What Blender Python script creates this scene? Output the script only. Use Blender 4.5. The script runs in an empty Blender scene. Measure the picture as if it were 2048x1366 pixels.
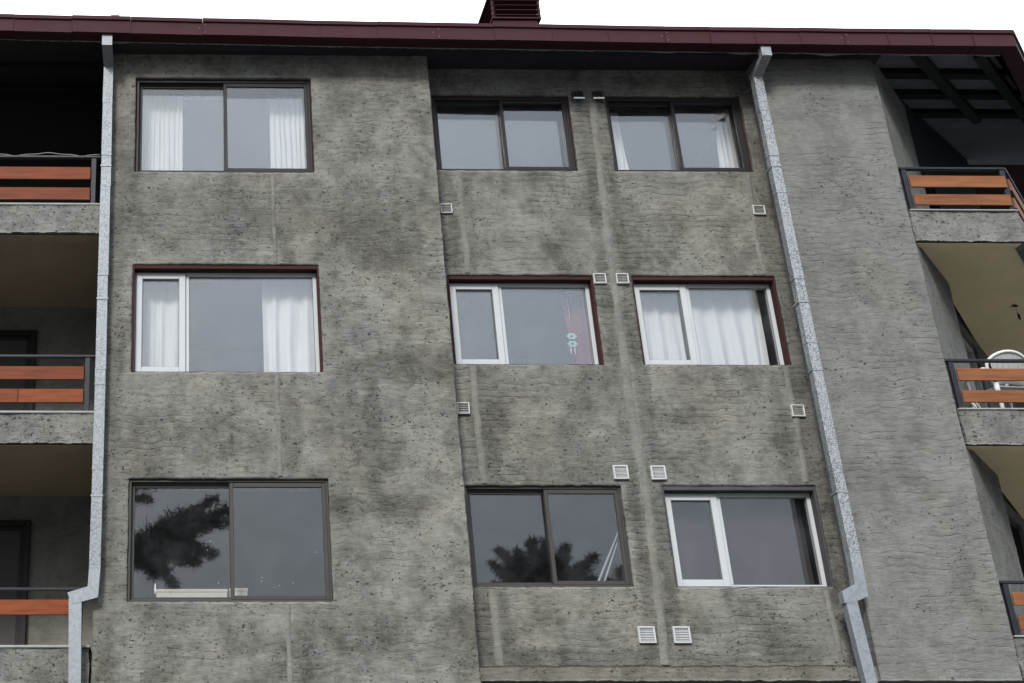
import bpy, bmesh, math, random
import numpy as np
from mathutils import Vector, Matrix, noise as mnoise

scene = bpy.context.scene
COL = scene.collection
R = math.radians
random.seed(7)

# ------------------------------------------------------------------ camera
TH, YAW, ROLL = R(22.8393), R(1.0492), R(-0.2250)
cam_d = bpy.data.cameras.new('camera')
cam_d.sensor_width = 36.0
cam_d.lens = 2600 / 2048 * 36.0
cam_d.shift_x = (1024 - 396.9) / 2048
cam_d.clip_end = 3000
cam_d.clip_start = 0.1
cam = bpy.data.objects.new('camera', cam_d)
COL.objects.link(cam)
_fh = Vector((math.sin(YAW), math.cos(YAW), 0)); _r = Vector((math.cos(YAW), -math.sin(YAW), 0)); _z = Vector((0, 0, 1))
_f = _fh * math.cos(TH) + _z * math.sin(TH); _u = _z * math.cos(TH) - _fh * math.sin(TH)
_c, _s = math.cos(ROLL), math.sin(ROLL)
_r2 = _r * _c + _u * _s; _u2 = _u * _c - _r * _s
EYE = Vector((0, 0, 1.6))
M4 = Matrix(((_r2.x, _u2.x, -_f.x, EYE.x), (_r2.y, _u2.y, -_f.y, EYE.y), (_r2.z, _u2.z, -_f.z, EYE.z), (0, 0, 0, 1)))
cam.matrix_world = M4
scene.camera = cam

# ------------------------------------------------------------------ overcast sky, soft sun, exposure
SUN_EL, SUN_AZ = R(34), R(200)           # sun veiled by cloud, high behind the camera
world = bpy.data.worlds.new('World'); scene.world = world; world.use_nodes = True
nt = world.node_tree; nt.nodes.clear()
wo = nt.nodes.new('ShaderNodeOutputWorld'); bg = nt.nodes.new('ShaderNodeBackground'); bg.inputs['Strength'].default_value = 0.1
sky = nt.nodes.new('ShaderNodeTexSky'); sky.sky_type = 'NISHITA'; sky.sun_disc = False
sky.sun_elevation = SUN_EL; sky.sun_rotation = SUN_AZ; sky.dust_density = 3.0
tc = nt.nodes.new('ShaderNodeTexCoord'); sep = nt.nodes.new('ShaderNodeSeparateXYZ'); nt.links.new(tc.outputs['Generated'], sep.inputs[0])
mx = nt.nodes.new('ShaderNodeMath'); mx.operation = 'MAXIMUM'; nt.links.new(sep.outputs['Z'], mx.inputs[0]); mx.inputs[1].default_value = 0
ma = nt.nodes.new('ShaderNodeMath'); ma.operation = 'MULTIPLY_ADD'; nt.links.new(mx.outputs[0], ma.inputs[0]); ma.inputs[1].default_value = 0.86; ma.inputs[2].default_value = 0.14
nz = nt.nodes.new('ShaderNodeTexNoise'); nz.inputs['Scale'].default_value = 3.0; nz.inputs['Detail'].default_value = 5; nt.links.new(tc.outputs['Generated'], nz.inputs['Vector'])
nm = nt.nodes.new('ShaderNodeMath'); nm.operation = 'MULTIPLY_ADD'; nt.links.new(nz.outputs['Fac'], nm.inputs[0]); nm.inputs[1].default_value = 0.44; nm.inputs[2].default_value = 0.78
mm = nt.nodes.new('ShaderNodeMath'); mm.operation = 'MULTIPLY'; nt.links.new(ma.outputs[0], mm.inputs[0]); nt.links.new(nm.outputs[0], mm.inputs[1])
vs = nt.nodes.new('ShaderNodeVectorMath'); vs.operation = 'SCALE'; vs.inputs[0].default_value = (9.9, 11.25, 12.8); nt.links.new(mm.outputs[0], vs.inputs['Scale'])
mixw = nt.nodes.new('ShaderNodeMix'); mixw.data_type = 'RGBA'; mixw.inputs[0].default_value = 0.92
nt.links.new(sky.outputs[0], mixw.inputs[6]); nt.links.new(vs.outputs[0], mixw.inputs[7])
nt.links.new(mixw.outputs[2], bg.inputs['Color']); nt.links.new(bg.outputs[0], wo.inputs[0])

sun_d = bpy.data.lights.new('sun', 'SUN'); sun_d.energy = 1.5; sun_d.angle = R(13); sun_d.color = (1, 0.97, 0.93)
sun = bpy.data.objects.new('sun', sun_d); COL.objects.link(sun)
# light comes from azimuth behind the camera, a little to its left
sdir = Vector((-0.36 * math.cos(SUN_EL), -0.93 * math.cos(SUN_EL), math.sin(SUN_EL)))
sun.rotation_euler = sdir.to_track_quat('Z', 'Y').to_euler()
sky.sun_rotation = math.atan2(sdir.x, sdir.y)

scene.view_settings.view_transform = 'Standard'; scene.view_settings.look = 'None'
scene.view_settings.gamma = 1.0; scene.view_settings.use_curve_mapping = False
scene.view_settings.exposure = 1.8
scene.cycles.transparent_max_bounces = 32
scene.cycles.max_bounces = 8
scene.cycles.diffuse_bounces = 3

# ------------------------------------------------------------------ materials
class NT:
    def __init__(s, name):
        s.m = bpy.data.materials.new(name); s.m.use_nodes = True; s.t = s.m.node_tree; s.t.nodes.clear()
        s.out = s.n('ShaderNodeOutputMaterial')
    def n(s, ty, **kw):
        nd = s.t.nodes.new(ty)
        for k, v in kw.items(): setattr(nd, k, v)
        return nd
    def l(s, a, b): s.t.links.new(a, b)
    def put(s, sock, v):
        if hasattr(v, 'is_output') or isinstance(v, bpy.types.NodeSocket): s.l(v, sock)
        else: sock.default_value = v
    def math(s, op, a, b=None, c=None, clamp=False):
        nd = s.n('ShaderNodeMath', operation=op); nd.use_clamp = clamp
        s.put(nd.inputs[0], a)
        if b is not None: s.put(nd.inputs[1], b)
        if c is not None: s.put(nd.inputs[2], c)
        return nd.outputs[0]
    def vec(s, op, a, b=None):
        nd = s.n('ShaderNodeVectorMath', operation=op); s.put(nd.inputs[0], a)
        if b is not None: s.put(nd.inputs[1], b)
        return nd.outputs[0]
    def noise(s, v, scale, detail=4, rough=.55, dist=0, col=False):
        nd = s.n('ShaderNodeTexNoise'); s.l(v, nd.inputs['Vector']); nd.inputs['Scale'].default_value = scale
        nd.inputs['Detail'].default_value = detail; nd.inputs['Roughness'].default_value = rough; nd.inputs['Distortion'].default_value = dist
        return nd.outputs['Color'] if col else nd.outputs['Fac']
    def ss(s, v, lo, hi, a=0., b=1.):
        nd = s.n('ShaderNodeMapRange'); nd.interpolation_type = 'SMOOTHSTEP'
        s.put(nd.inputs[0], v); s.put(nd.inputs[1], lo); s.put(nd.inputs[2], hi); nd.inputs[3].default_value = a; nd.inputs[4].default_value = b
        return nd.outputs[0]
    def mix(s, f, a, b, mode='MIX'):
        nd = s.n('ShaderNodeMix', data_type='RGBA', blend_type=mode); s.put(nd.inputs[0], f)
        for sk, v in ((nd.inputs[6], a), (nd.inputs[7], b)):
            if isinstance(v, tuple): sk.default_value = (*v, 1) if len(v) == 3 else v
            else: s.l(v, sk)
        return nd.outputs[2]
    def obj(s, off=(0, 0, 0)):
        t_ = s.n('ShaderNodeTexCoord')
        return s.vec('ADD', t_.outputs['Object'], off)
    def pbr(s, col, rough=.6, metal=0., bump=None, bstr=.5, bdist=.01, spec=.5):
        b = s.n('ShaderNodeBsdfPrincipled')
        if isinstance(col, tuple): b.inputs['Base Color'].default_value = (*col, 1)
        else: s.l(col, b.inputs['Base Color'])
        s.put(b.inputs['Roughness'], rough); s.put(b.inputs['Metallic'], metal); b.inputs['Specular IOR Level'].default_value = spec
        if bump is not None:
            bn = s.n('ShaderNodeBump'); bn.inputs['Strength'].default_value = bstr; bn.inputs['Distance'].default_value = bdist
            s.l(bump, bn.inputs['Height']); s.l(bn.outputs[0], b.inputs['Normal'])
        s.l(b.outputs[0], s.out.inputs[0]); return s.m

def render_mat(name, seed, dark=(.042, .041, .0355), light=(.141, .139, .127), pit=.5, line=.6, streak=.3, pitdark=.92):
    """trowelled sand and cement render: broken wavy courses with painted relief shading, pits with grime and painted shade, weathered patches"""
    s = NT(name); P = s.obj((seed * 7.31, seed * 3.7, seed * 11.9))
    at = s.n('ShaderNodeAttribute'); at.attribute_name = 'stain'; stain = at.outputs['Fac']
    big = s.noise(s.vec('MULTIPLY', P, (1.25, 1, .8)), 1.35, 6, .66, .5); mid = s.noise(P, 3.2, 6, .65)
    stretch = s.vec('MULTIPLY', P, (6.5, 1, .5)); st = s.noise(stretch, 1.0, 4, .6)
    fine = s.noise(P, 60, 3, .7)
    grain = s.noise(s.vec('MULTIPLY', P, (9, 9, 24)), 1.0, 4, .68)
    mott = s.noise(P, 9, 4, .7, .5)
    stn = s.math('MULTIPLY', stain, s.math('ADD', s.math('MULTIPLY', s.ss(mid, .35, .65), .55), s.math('MULTIPLY', s.math('ADD', grain, mott), .4)))
    # courses
    sx = s.n('ShaderNodeSeparateXYZ'); s.l(P, sx.inputs[0])
    w1 = s.noise(s.vec('MULTIPLY', P, (1.0, 1, .45)), 1.9, 2); w2 = s.noise(s.vec('MULTIPLY', P, (1, 1, .6)), 6., 1)
    zc = s.math('MULTIPLY_ADD', sx.outputs['Z'], 13., s.math('MULTIPLY', s.math('SUBTRACT', w1, .5), 2.4))
    zc = s.math('ADD', zc, s.math('MULTIPLY', s.math('SUBTRACT', w2, .5), .9))
    saw = s.math('FRACT', zc)
    v = s.math('ADD', s.math('MULTIPLY', s.ss(big, .3, .62), .36), s.math('MULTIPLY', s.ss(mid, .3, .62), .45))
    v = s.math('ADD', v, .1)
    v = s.math('ADD', v, s.math('MULTIPLY', s.math('SUBTRACT', st, .5), streak))
    v = s.math('ADD', v, s.math('MULTIPLY', s.math('SUBTRACT', fine, .5), .55))
    v = s.math('ADD', v, s.math('MULTIPLY', s.math('SUBTRACT', grain, .5), .6))
    v = s.math('ADD', v, s.math('MULTIPLY', s.math('SUBTRACT', mott, .5), 1.0))
    smear = s.ss(s.noise(s.vec('MULTIPLY', P, (3.2, 3, 13)), 1.0, 4, .7, .4), .56, .72)
    v = s.math('ADD', v, s.math('MULTIPLY', smear, .28))
    v = s.math('SUBTRACT', v, s.math('MULTIPLY', stn, .58))
    region = s.ss(s.noise(P, 1.3, 3), .4, .6)
    v = s.math('ADD', v, s.math('MULTIPLY', s.math('MULTIPLY', s.math('SUBTRACT', saw, .5), s.math('MULTIPLY_ADD', region, .85, .15)), .34 * line), clamp=True)  # relief shading of each course put into the colour
    col = s.mix(v, dark, light)
    hue = s.noise(P, .9, 3); col = s.mix(s.ss(hue, .42, .7, .1, .5), col, s.mix(1.0, col, (1.07, .99, .87), 'MULTIPLY'))
    dist = s.math('MINIMUM', saw, s.math('SUBTRACT', 1.0, saw))
    brk = s.ss(s.noise(s.vec('MULTIPLY', P, (2.6, 1, 9)), 1.0, 3, .7), .44, .6)
    lm = s.math('MULTIPLY', s.ss(dist, .01, .065, 1, 0), brk)
    lm = s.math('MULTIPLY', lm, s.math('MULTIPLY_ADD', region, .8, .2))
    # pits
    Pw = s.vec('ADD', P, s.vec('MULTIPLY', s.vec('SUBTRACT', s.noise(P, 30, 2, .65, 0, True), (.5, .5, .5)), (.095, 0, .08)))
    cl = s.ss(s.noise(P, 2.2, 4, .65), .34, .68)
    def pits(scale, rot, sz, tlo, ar):
        mp = s.n('ShaderNodeMapping'); mp.inputs['Rotation'].default_value = (0, rot, 0); mp.inputs['Scale'].default_value = (1, 0, ar); s.l(Pw, mp.inputs[0])
        vo = s.n('ShaderNodeTexVoronoi'); vo.inputs['Scale'].default_value = scale; s.l(mp.outputs[0], vo.inputs['Vector'])
        sc = s.n('ShaderNodeSeparateColor'); s.l(vo.outputs['Color'], sc.inputs[0])
        dens = s.math('ADD', s.math('MULTIPLY', cl, .75), s.math('MULTIPLY', stain, .35))
        pres = s.math('GREATER_THAN', s.math('ADD', sc.outputs[0], dens), tlo)
        rad = s.math('MULTIPLY_ADD', sc.outputs[1], sz, sz * .4)
        k = s.math('SUBTRACT', 1.0, s.math('DIVIDE', vo.outputs['Distance'], rad))
        return s.math('MULTIPLY', s.ss(k, 0., .4), pres)
    p1 = pits(14, .45, .19, 1.5 - pit * .55, 2.3); p2 = pits(20, -.3, .23, 1.42 - pit * .55, 2.1); p3 = pits(30, .9, .28, 1.38 - pit * .6, 1.8)
    pm = s.math('MAXIMUM', s.math('MAXIMUM', p1, p2), p3)
    dirt_shade = s.math('MAXIMUM', s.math('MULTIPLY', pm, pitdark), s.math('MULTIPLY', lm, .6 * line))  # grime in the pits, plus shade of pits and course lines put into the colour
    col = s.mix(dirt_shade, col, (.022, .021, .019))
    h = s.math('MULTIPLY', s.math('MULTIPLY', saw, s.math('MULTIPLY_ADD', region, .8, .2)), .75 * line)
    h = s.math('SUBTRACT', h, s.math('MULTIPLY', lm, .6 * line)); h = s.math('SUBTRACT', h, s.math('MULTIPLY', p1, 1.0))
    h = s.math('ADD', h, s.math('MULTIPLY', grain, .9))
    return s.pbr(col, .95, 0, h, 1.0, .014, .2)

def plain_mat(name, col, rough=.6, metal=0., var=.15, scale=6., bstr=.15, bdist=.003, spec=.15, stretch=(1, 1, 1), seed=0):
    s = NT(name); P = s.vec('MULTIPLY', s.obj((seed * 3.1, seed * 1.7, seed)), stretch)
    a = s.noise(P, scale, 5, .6); b = s.noise(P, scale * 9, 3, .6)
    v = s.math('ADD', s.math('MULTIPLY', s.math('SUBTRACT', a, .5), var * 2.4), s.math('MULTIPLY', s.math('SUBTRACT', b, .5), var))
    v = s.math('ADD', v, 1.0)
    nd = s.n('ShaderNodeVectorMath', operation='SCALE'); nd.inputs[0].default_value = col; s.l(v, nd.inputs['Scale'])
    rg = s.math('ADD', s.math('MULTIPLY', s.math('SUBTRACT', a, .5), .3), rough, clamp=True)
    return s.pbr(nd.outputs[0], rg, metal, b, bstr, bdist, spec)

def wood_mat(name, c1, c2, seed=0):
    s = NT(name)
    oi = s.n('ShaderNodeObjectInfo')
    off = s.vec('SCALE', (37., 11., 23.)); s.l(oi.outputs['Random'], off.node.inputs['Scale'])
    P = s.vec('ADD', s.obj((seed * 5.3, 0, seed * 2.1)), off)
    g = s.noise(s.vec('MULTIPLY', P, (1.6, 20, 38)), 1.0, 5, .6, .6); b = s.noise(s.vec('MULTIPLY', P, (3, 3, 9)), 1., 4)
    v = s.math('ADD', s.math('MULTIPLY', s.ss(g, .3, .7), .65), s.math('MULTIPLY', s.ss(b, .3, .7), .35))
    col = s.mix(v, c1, c2)
    tone = s.math('MULTIPLY_ADD', oi.outputs['Random'], .3, .85)
    nd = s.n('ShaderNodeVectorMath', operation='SCALE'); s.l(col, nd.inputs[0]); s.l(tone, nd.inputs['Scale'])
    return s.pbr(nd.outputs[0], .65, 0, g, .25, .003, .15)

def galv_mat(name, lo, hi, scale=75, mott=1.):
    """galvanised sheet with coarse spangle"""
    s = NT(name); P = s.obj()
    vo = s.n('ShaderNodeTexVoronoi'); vo.inputs['Scale'].default_value = scale; s.l(s.vec('ADD', P, s.vec('MULTIPLY', s.noise(P, 90, 2, .5, 0, True), (.012, .012, .012))), vo.inputs['Vector'])
    sc = s.n('ShaderNodeSeparateColor'); s.l(vo.outputs['Color'], sc.inputs[0])
    n_ = s.noise(P, 2.2, 4); d = s.noise(s.vec('MULTIPLY', P, (8, 8, .8)), 1., 4)
    patch = s.ss(n_, .28, .5)
    v = s.math('MULTIPLY', s.ss(sc.outputs[0], .1, .7), mott); v = s.mix(patch, (.75, .75, .75), v)
    col = s.mix(v, lo, hi); col = s.mix(s.ss(d, .5, .8, 0, .45), col, (.2, .21, .22))
    return s.pbr(col, .55, .25, sc.outputs[1], .08, .002, .5)

def glass_mat(name='window_glass', rot=1.0):
    s = NT(name)
    g = s.n('ShaderNodeNewGeometry')
    P = s.obj(); wob = s.noise(P, 1.3, 1)
    bn = s.n('ShaderNodeBump'); bn.inputs['Strength'].default_value = .05; bn.inputs['Distance'].default_value = .02; s.l(wob, bn.inputs['Height'])
    dt = s.vec('DOT_PRODUCT', g.outputs['Normal'], g.outputs['Incoming']).node.outputs['Value']
    d = s.math('ABSOLUTE', dt); k = s.math('SUBTRACT', 1.0, d); k5 = s.math('POWER', k, 5.0)
    fr = s.math('MULTIPLY_ADD', k5, .957, .043)
    tr = s.n('ShaderNodeBsdfTransparent'); tr.inputs[0].default_value = (.96, .96, .96, 1)
    gl = s.n('ShaderNodeBsdfGlossy'); gl.inputs['Roughness'].default_value = 0.0; gl.inputs[0].default_value = (1, 1, 1, 1); s.l(bn.outputs[0], gl.inputs['Normal'])
    m1 = s.n('ShaderNodeMixShader'); s.l(fr, m1.inputs[0]); s.l(tr.outputs[0], m1.inputs[1]); s.l(gl.outputs[0], m1.inputs[2])
    du = s.n('ShaderNodeBsdfDiffuse'); du.inputs[0].default_value = (.45, .47, .5, 1)
    m2 = s.n('ShaderNodeMixShader'); s.l(s.ss(s.noise(P, 3.5, 5, .65), .35, .75, .003, .016), m2.inputs[0]); s.l(m1.outputs[0], m2.inputs[1]); s.l(du.outputs[0], m2.inputs[2])
    s.l(m2.outputs[0], s.out.inputs[0]); return s.m

def curtain_mat(name, col, see=.25):
    s = NT(name); P = s.obj()
    w = s.noise(s.vec('MULTIPLY', P, (60, 60, 2)), 1., 3)
    c = s.mix(s.ss(w, .3, .7, 0, .25), col, tuple(v * .8 for v in col))
    di = s.n('ShaderNodeBsdfDiffuse'); s.l(c, di.inputs[0])
    tl = s.n('ShaderNodeBsdfTranslucent'); s.l(c, tl.inputs[0])
    tr = s.n('ShaderNodeBsdfTransparent')
    a = s.n('ShaderNodeMixShader'); a.inputs[0].default_value = .3; s.l(di.outputs[0], a.inputs[1]); s.l(tl.outputs[0], a.inputs[2])
    b = s.n('ShaderNodeMixShader'); b.inputs[0].default_value = see; s.l(a.outputs[0], b.inputs[1]); s.l(tr.outputs[0], b.inputs[2])
    s.l(b.outputs[0], s.out.inputs[0]); return s.m

def leaf_mat(name, c1, c2):
    s = NT(name); oi = s.n('ShaderNodeNewGeometry'); P = s.obj()
    return s.pbr(s.mix(s.ss(s.noise(P, 1.5, 3), .35, .65), c1, c2), .7)

M = {}
M['render_left'] = render_mat('render_left', 1, pit=.8, line=.5, streak=.25)
M['render_centre'] = render_mat('render_centre', 2, pit=.62, line=.7, streak=.2)
M['render_pillar'] = render_mat('render_pillar', 3, dark=(0.067, 0.066, 0.062), light=(0.126, 0.126, 0.120), pit=.36, line=.7, streak=.5)
M['render_fin'] = render_mat('render_fin', 4, dark=(0.057, 0.055, 0.048), light=(0.119, 0.117, 0.108), pit=.3, line=.3, streak=.5)
M['render_slab'] = render_mat('render_slab', 5, dark=(0.057, 0.056, 0.051), light=(0.134, 0.133, 0.124), pit=1.5, line=.4, streak=.2)
M['render_ledge'] = render_mat('render_ledge', 6, dark=(0.049, 0.044, 0.036), light=(0.114, 0.108, 0.093), pit=.8, line=.2)
M['patch'] = render_mat('render_patch', 8, dark=(0.067, 0.066, 0.060), light=(0.130, 0.128, 0.118), pit=.1, line=.1, streak=.3)
M['screed'] = plain_mat('screed', (.19, .19, .18), .9, 0, .3, 8)
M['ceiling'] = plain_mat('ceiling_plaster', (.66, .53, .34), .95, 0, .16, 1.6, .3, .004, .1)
M['ceiling_l'] = plain_mat('ceiling_plaster_shaded', (.24, .185, .125), .95, 0, .16, 1.6, .3, .004, .1)  # same plaster, with the shade of the deeper left balconies put into the colour
M['backwall'] = render_mat('render_back', 9, dark=(.085, .085, .077), light=(.15, .15, .136), pit=.05, line=.05)
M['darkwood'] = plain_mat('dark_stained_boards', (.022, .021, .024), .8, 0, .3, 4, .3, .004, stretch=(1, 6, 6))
M['darkpanel'] = plain_mat('dark_roof_lining', (.14, .147, .16), .9, 0, .3, 3, spec=.0)
M['red'] = plain_mat('maroon_painted_sheet', (.028, .0075, .0095), .75, .0, .16, 3, .1, .003, .15)
M['red_reveal'] = plain_mat('maroon_painted_reveal', (.03, .0118, .011), .85, .0, .3, 9, spec=.1)
M['black_reveal'] = plain_mat('dark_painted_reveal', (.04, .037, .038), .6, .0, .3, 9)
M['alu'] = plain_mat('bronze_aluminium', (.034, .031, .028), .5, .1, .15, 7)
M['alu2'] = plain_mat('dark_bronze_aluminium', (.016, .014, .0145), .5, .1, .15, 7, seed=3)
M['pvc'] = plain_mat('white_window_plastic', (.29, .298, .302), .55, 0, .07, 4)
M['pvc_seal'] = plain_mat('grey_gasket', (.1, .1, .1), .7, 0, .1)
M['whitevent'] = plain_mat('white_vent_plastic', (.29, .29, .285), .5, 0, .2, 14)
M['oldvent'] = plain_mat('weathered_vent_metal', (.32, .315, .29), .55, 0, .35, 18)
M['black'] = plain_mat('black_painted_steel', (.014, .0145, .018), .45, 0, .25, 12)
M['void'] = plain_mat('dark_void', (.012, .012, .012), .9, 0, .1)
M['wood_l'] = wood_mat('orange_stained_slat', (.07, .014, .0035), (.135, .033, .0095))
M['wood_r'] = wood_mat('light_stained_slat', (.085, .029, .011), (.16, .06, .0235), 2)
M['galv'] = galv_mat('galvanised_spangle', (.06, .064, .068), (.215, .223, .229), 95)
M['galv_l'] = galv_mat('galvanised_dull', (.07, .077, .084), (.15, .162, .172), 95)
M['galv2'] = galv_mat('galvanised_plain', (.125, .134, .145), (.175, .187, .2), 40, .6)
M['glass'] = glass_mat()
M['room'] = plain_mat('dim_room', (.05, .048, .046), .95, 0, .1)
M['curtain'] = curtain_mat('white_net_curtain', (.6, .61, .6), .16)
M['curtain2'] = curtain_mat('white_lined_curtain', (.6, .61, .61), .04)
M['pinkcurtain'] = curtain_mat('red_curtain', (.13, .03, .04), .05)
M['greyblind'] = curtain_mat('grey_blind', (.04, .035, .037), .02)
M['plastic'] = plain_mat('white_garden_plastic', (.4, .4, .38), .55, 0, .1, 6)
M['beige'] = plain_mat('beige_cardboard', (.25, .24, .2), .8, 0, .1, 4)
M['paint'] = plain_mat('white_paint_speck', (.3, .3, .29), .8)
M['teal'] = plain_mat('teal_glass', (.16, .3, .29), .4, 0, .2)
M['pale'] = plain_mat('pale_streak', (.2, .2, .21), .6)
M['ground'] = plain_mat('worn_asphalt', (.08, .08, .077), .9, 0, .3, .7)
M['forest'] = plain_mat('added_hill_forest', (.05, .06, .05), .95, 0, .4, .05)
M['bark'] = plain_mat('pine_bark', (.08, .06, .045), .9, 0, .4, 6)
M['needle'] = leaf_mat('pine_needles', (.018, .03, .018), (.04, .06, .028))
M['cable'] = plain_mat('grey_cable', (.14, .14, .14), .6)
M['flap'] = plain_mat('bright_white_flap', (.7, .71, .72), .4, 0, .05)

# ------------------------------------------------------------------ helpers
def link(o, parent=None):
    COL.objects.link(o)
    if parent is not None: o.parent = parent
    return o
def mesh_obj(name, verts, faces, mat, parent=None, smooth=False):
    me = bpy.data.meshes.new(name); me.from_pydata([tuple(v) for v in verts], [], faces); me.update()
    if mat is not None: me.materials.append(mat)
    if smooth: me.polygons.foreach_set('use_smooth', [True] * len(me.polygons))
    return link(bpy.data.objects.new(name, me), parent)
def bm_obj(name, bm, mat, parent=None, smooth=False):
    bmesh.ops.recalc_face_normals(bm, faces=bm.faces)
    me = bpy.data.meshes.new(name); bm.to_mesh(me); bm.free()
    me.materials.append(mat)
    if smooth: me.polygons.foreach_set('use_smooth', [True] * len(me.polygons))
    return link(bpy.data.objects.new(name, me), parent)
def empty(name, loc=(0, 0, 0), parent=None):
    o = bpy.data.objects.new(name, None); o.empty_display_size = .1; o.location = loc
    return link(o, parent)
def tag(o, label=None, cat=None, group=None, kind=None):
    if label: o['label'] = label
    if cat: o['category'] = cat
    if group: o['group'] = group
    if kind: o['kind'] = kind
    return o
def bm_box(bm, x0, x1, y0, y1, z0, z1, bev=0., rot=None, pivot=None):
    r = bmesh.ops.create_cube(bm, size=1.0)
    vs_ = r['verts']
    for v in vs_:
        v.co = Vector(((x0 + x1) / 2 + v.co.x * (x1 - x0), (y0 + y1) / 2 + v.co.y * (y1 - y0), (z0 + z1) / 2 + v.co.z * (z1 - z0)))
    if rot is not None: bmesh.ops.rotate(bm, verts=vs_, cent=pivot or ((x0 + x1) / 2, (y0 + y1) / 2, (z0 + z1) / 2), matrix=rot)
    if bev > 0:
        es = list({e for v in vs_ for e in v.link_edges})
        bmesh.ops.bevel(bm, geom=es, offset=bev, segments=1, affect='EDGES', profile=.5)
def box(name, x0, x1, y0, y1, z0, z1, mat, parent=None, bev=0.003):
    bm = bmesh.new(); bm_box(bm, x0, x1, y0, y1, z0, z1, bev); return bm_obj(name, bm, mat, parent)
def prism_xz(name, poly, y0, y1, mat, parent=None):
    n = len(poly); v = [(p[0], y0, p[1]) for p in poly] + [(p[0], y1, p[1]) for p in poly]
    f = [list(range(n))[::-1], list(range(n, 2 * n))] + [[i, (i + 1) % n, n + (i + 1) % n, n + i] for i in range(n)]
    bm = bmesh.new(); bv = [bm.verts.new(p) for p in v]
    for q in f: bm.faces.new([bv[i] for i in q])
    return bm_obj(name, bm, mat, parent)
def prism_yz(name, poly, x0, x1, mat, parent=None):
    n = len(poly); v = [(x0, p[0], p[1]) for p in poly] + [(x1, p[0], p[1]) for p in poly]
    f = [list(range(n)), list(range(n, 2 * n))] + [[i, (i + 1) % n, n + (i + 1) % n, n + i] for i in range(n)]
    bm = bmesh.new(); bv = [bm.verts.new(p) for p in v]
    for q in f: bm.faces.new([bv[i] for i in q])
    return bm_obj(name, bm, mat, parent)
def bm_tube(bm, pts, rad, seg=8):
    pts = [Vector(p) for p in pts]; rings = []
    for i, p in enumerate(pts):
        d = (pts[min(i + 1, len(pts) - 1)] - pts[max(i - 1, 0)]).normalized()
        a = d.cross(Vector((0, 0, 1)))
        if a.length < 1e-3: a = d.cross(Vector((1, 0, 0)))
        a.normalize(); b = d.cross(a)
        r = rad[i] if isinstance(rad, (list, tuple)) else rad
        rings.append([bm.verts.new(p + (a * math.cos(t) + b * math.sin(t)) * r) for t in [2 * math.pi * k / seg for k in range(seg)]])
    for r0, r1 in zip(rings, rings[1:]):
        for k in range(seg): bm.faces.new((r0[k], r0[(k + 1) % seg], r1[(k + 1) % seg], r1[k]))
    bm.faces.new(rings[0][::-1]); bm.faces.new(rings[-1])
def nfield(X, Z, seed, octs=((1.2, .5), (4.5, .3), (14., .2))):
    """cheap smooth value noise on arrays"""
    rng = np.random.RandomState(seed); out = np.zeros_like(X)
    for f_, a_ in octs:
        g = rng.rand(64, 64)
        u = X * f_ + 17.3; w = Z * f_ + 9.1
        i = np.floor(u).astype(int); j = np.floor(w).astype(int); fu = u - i; fw = w - j
        fu = fu * fu * (3 - 2 * fu); fw = fw * fw * (3 - 2 * fw)
        G = lambda p, q: g[p % 64, q % 64]
        out += a_ * ((G(i, j) * (1 - fu) + G(i + 1, j) * fu) * (1 - fw) + (G(i, j + 1) * (1 - fu) + G(i + 1, j + 1) * fu) * fw - .5)
    return out
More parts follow.
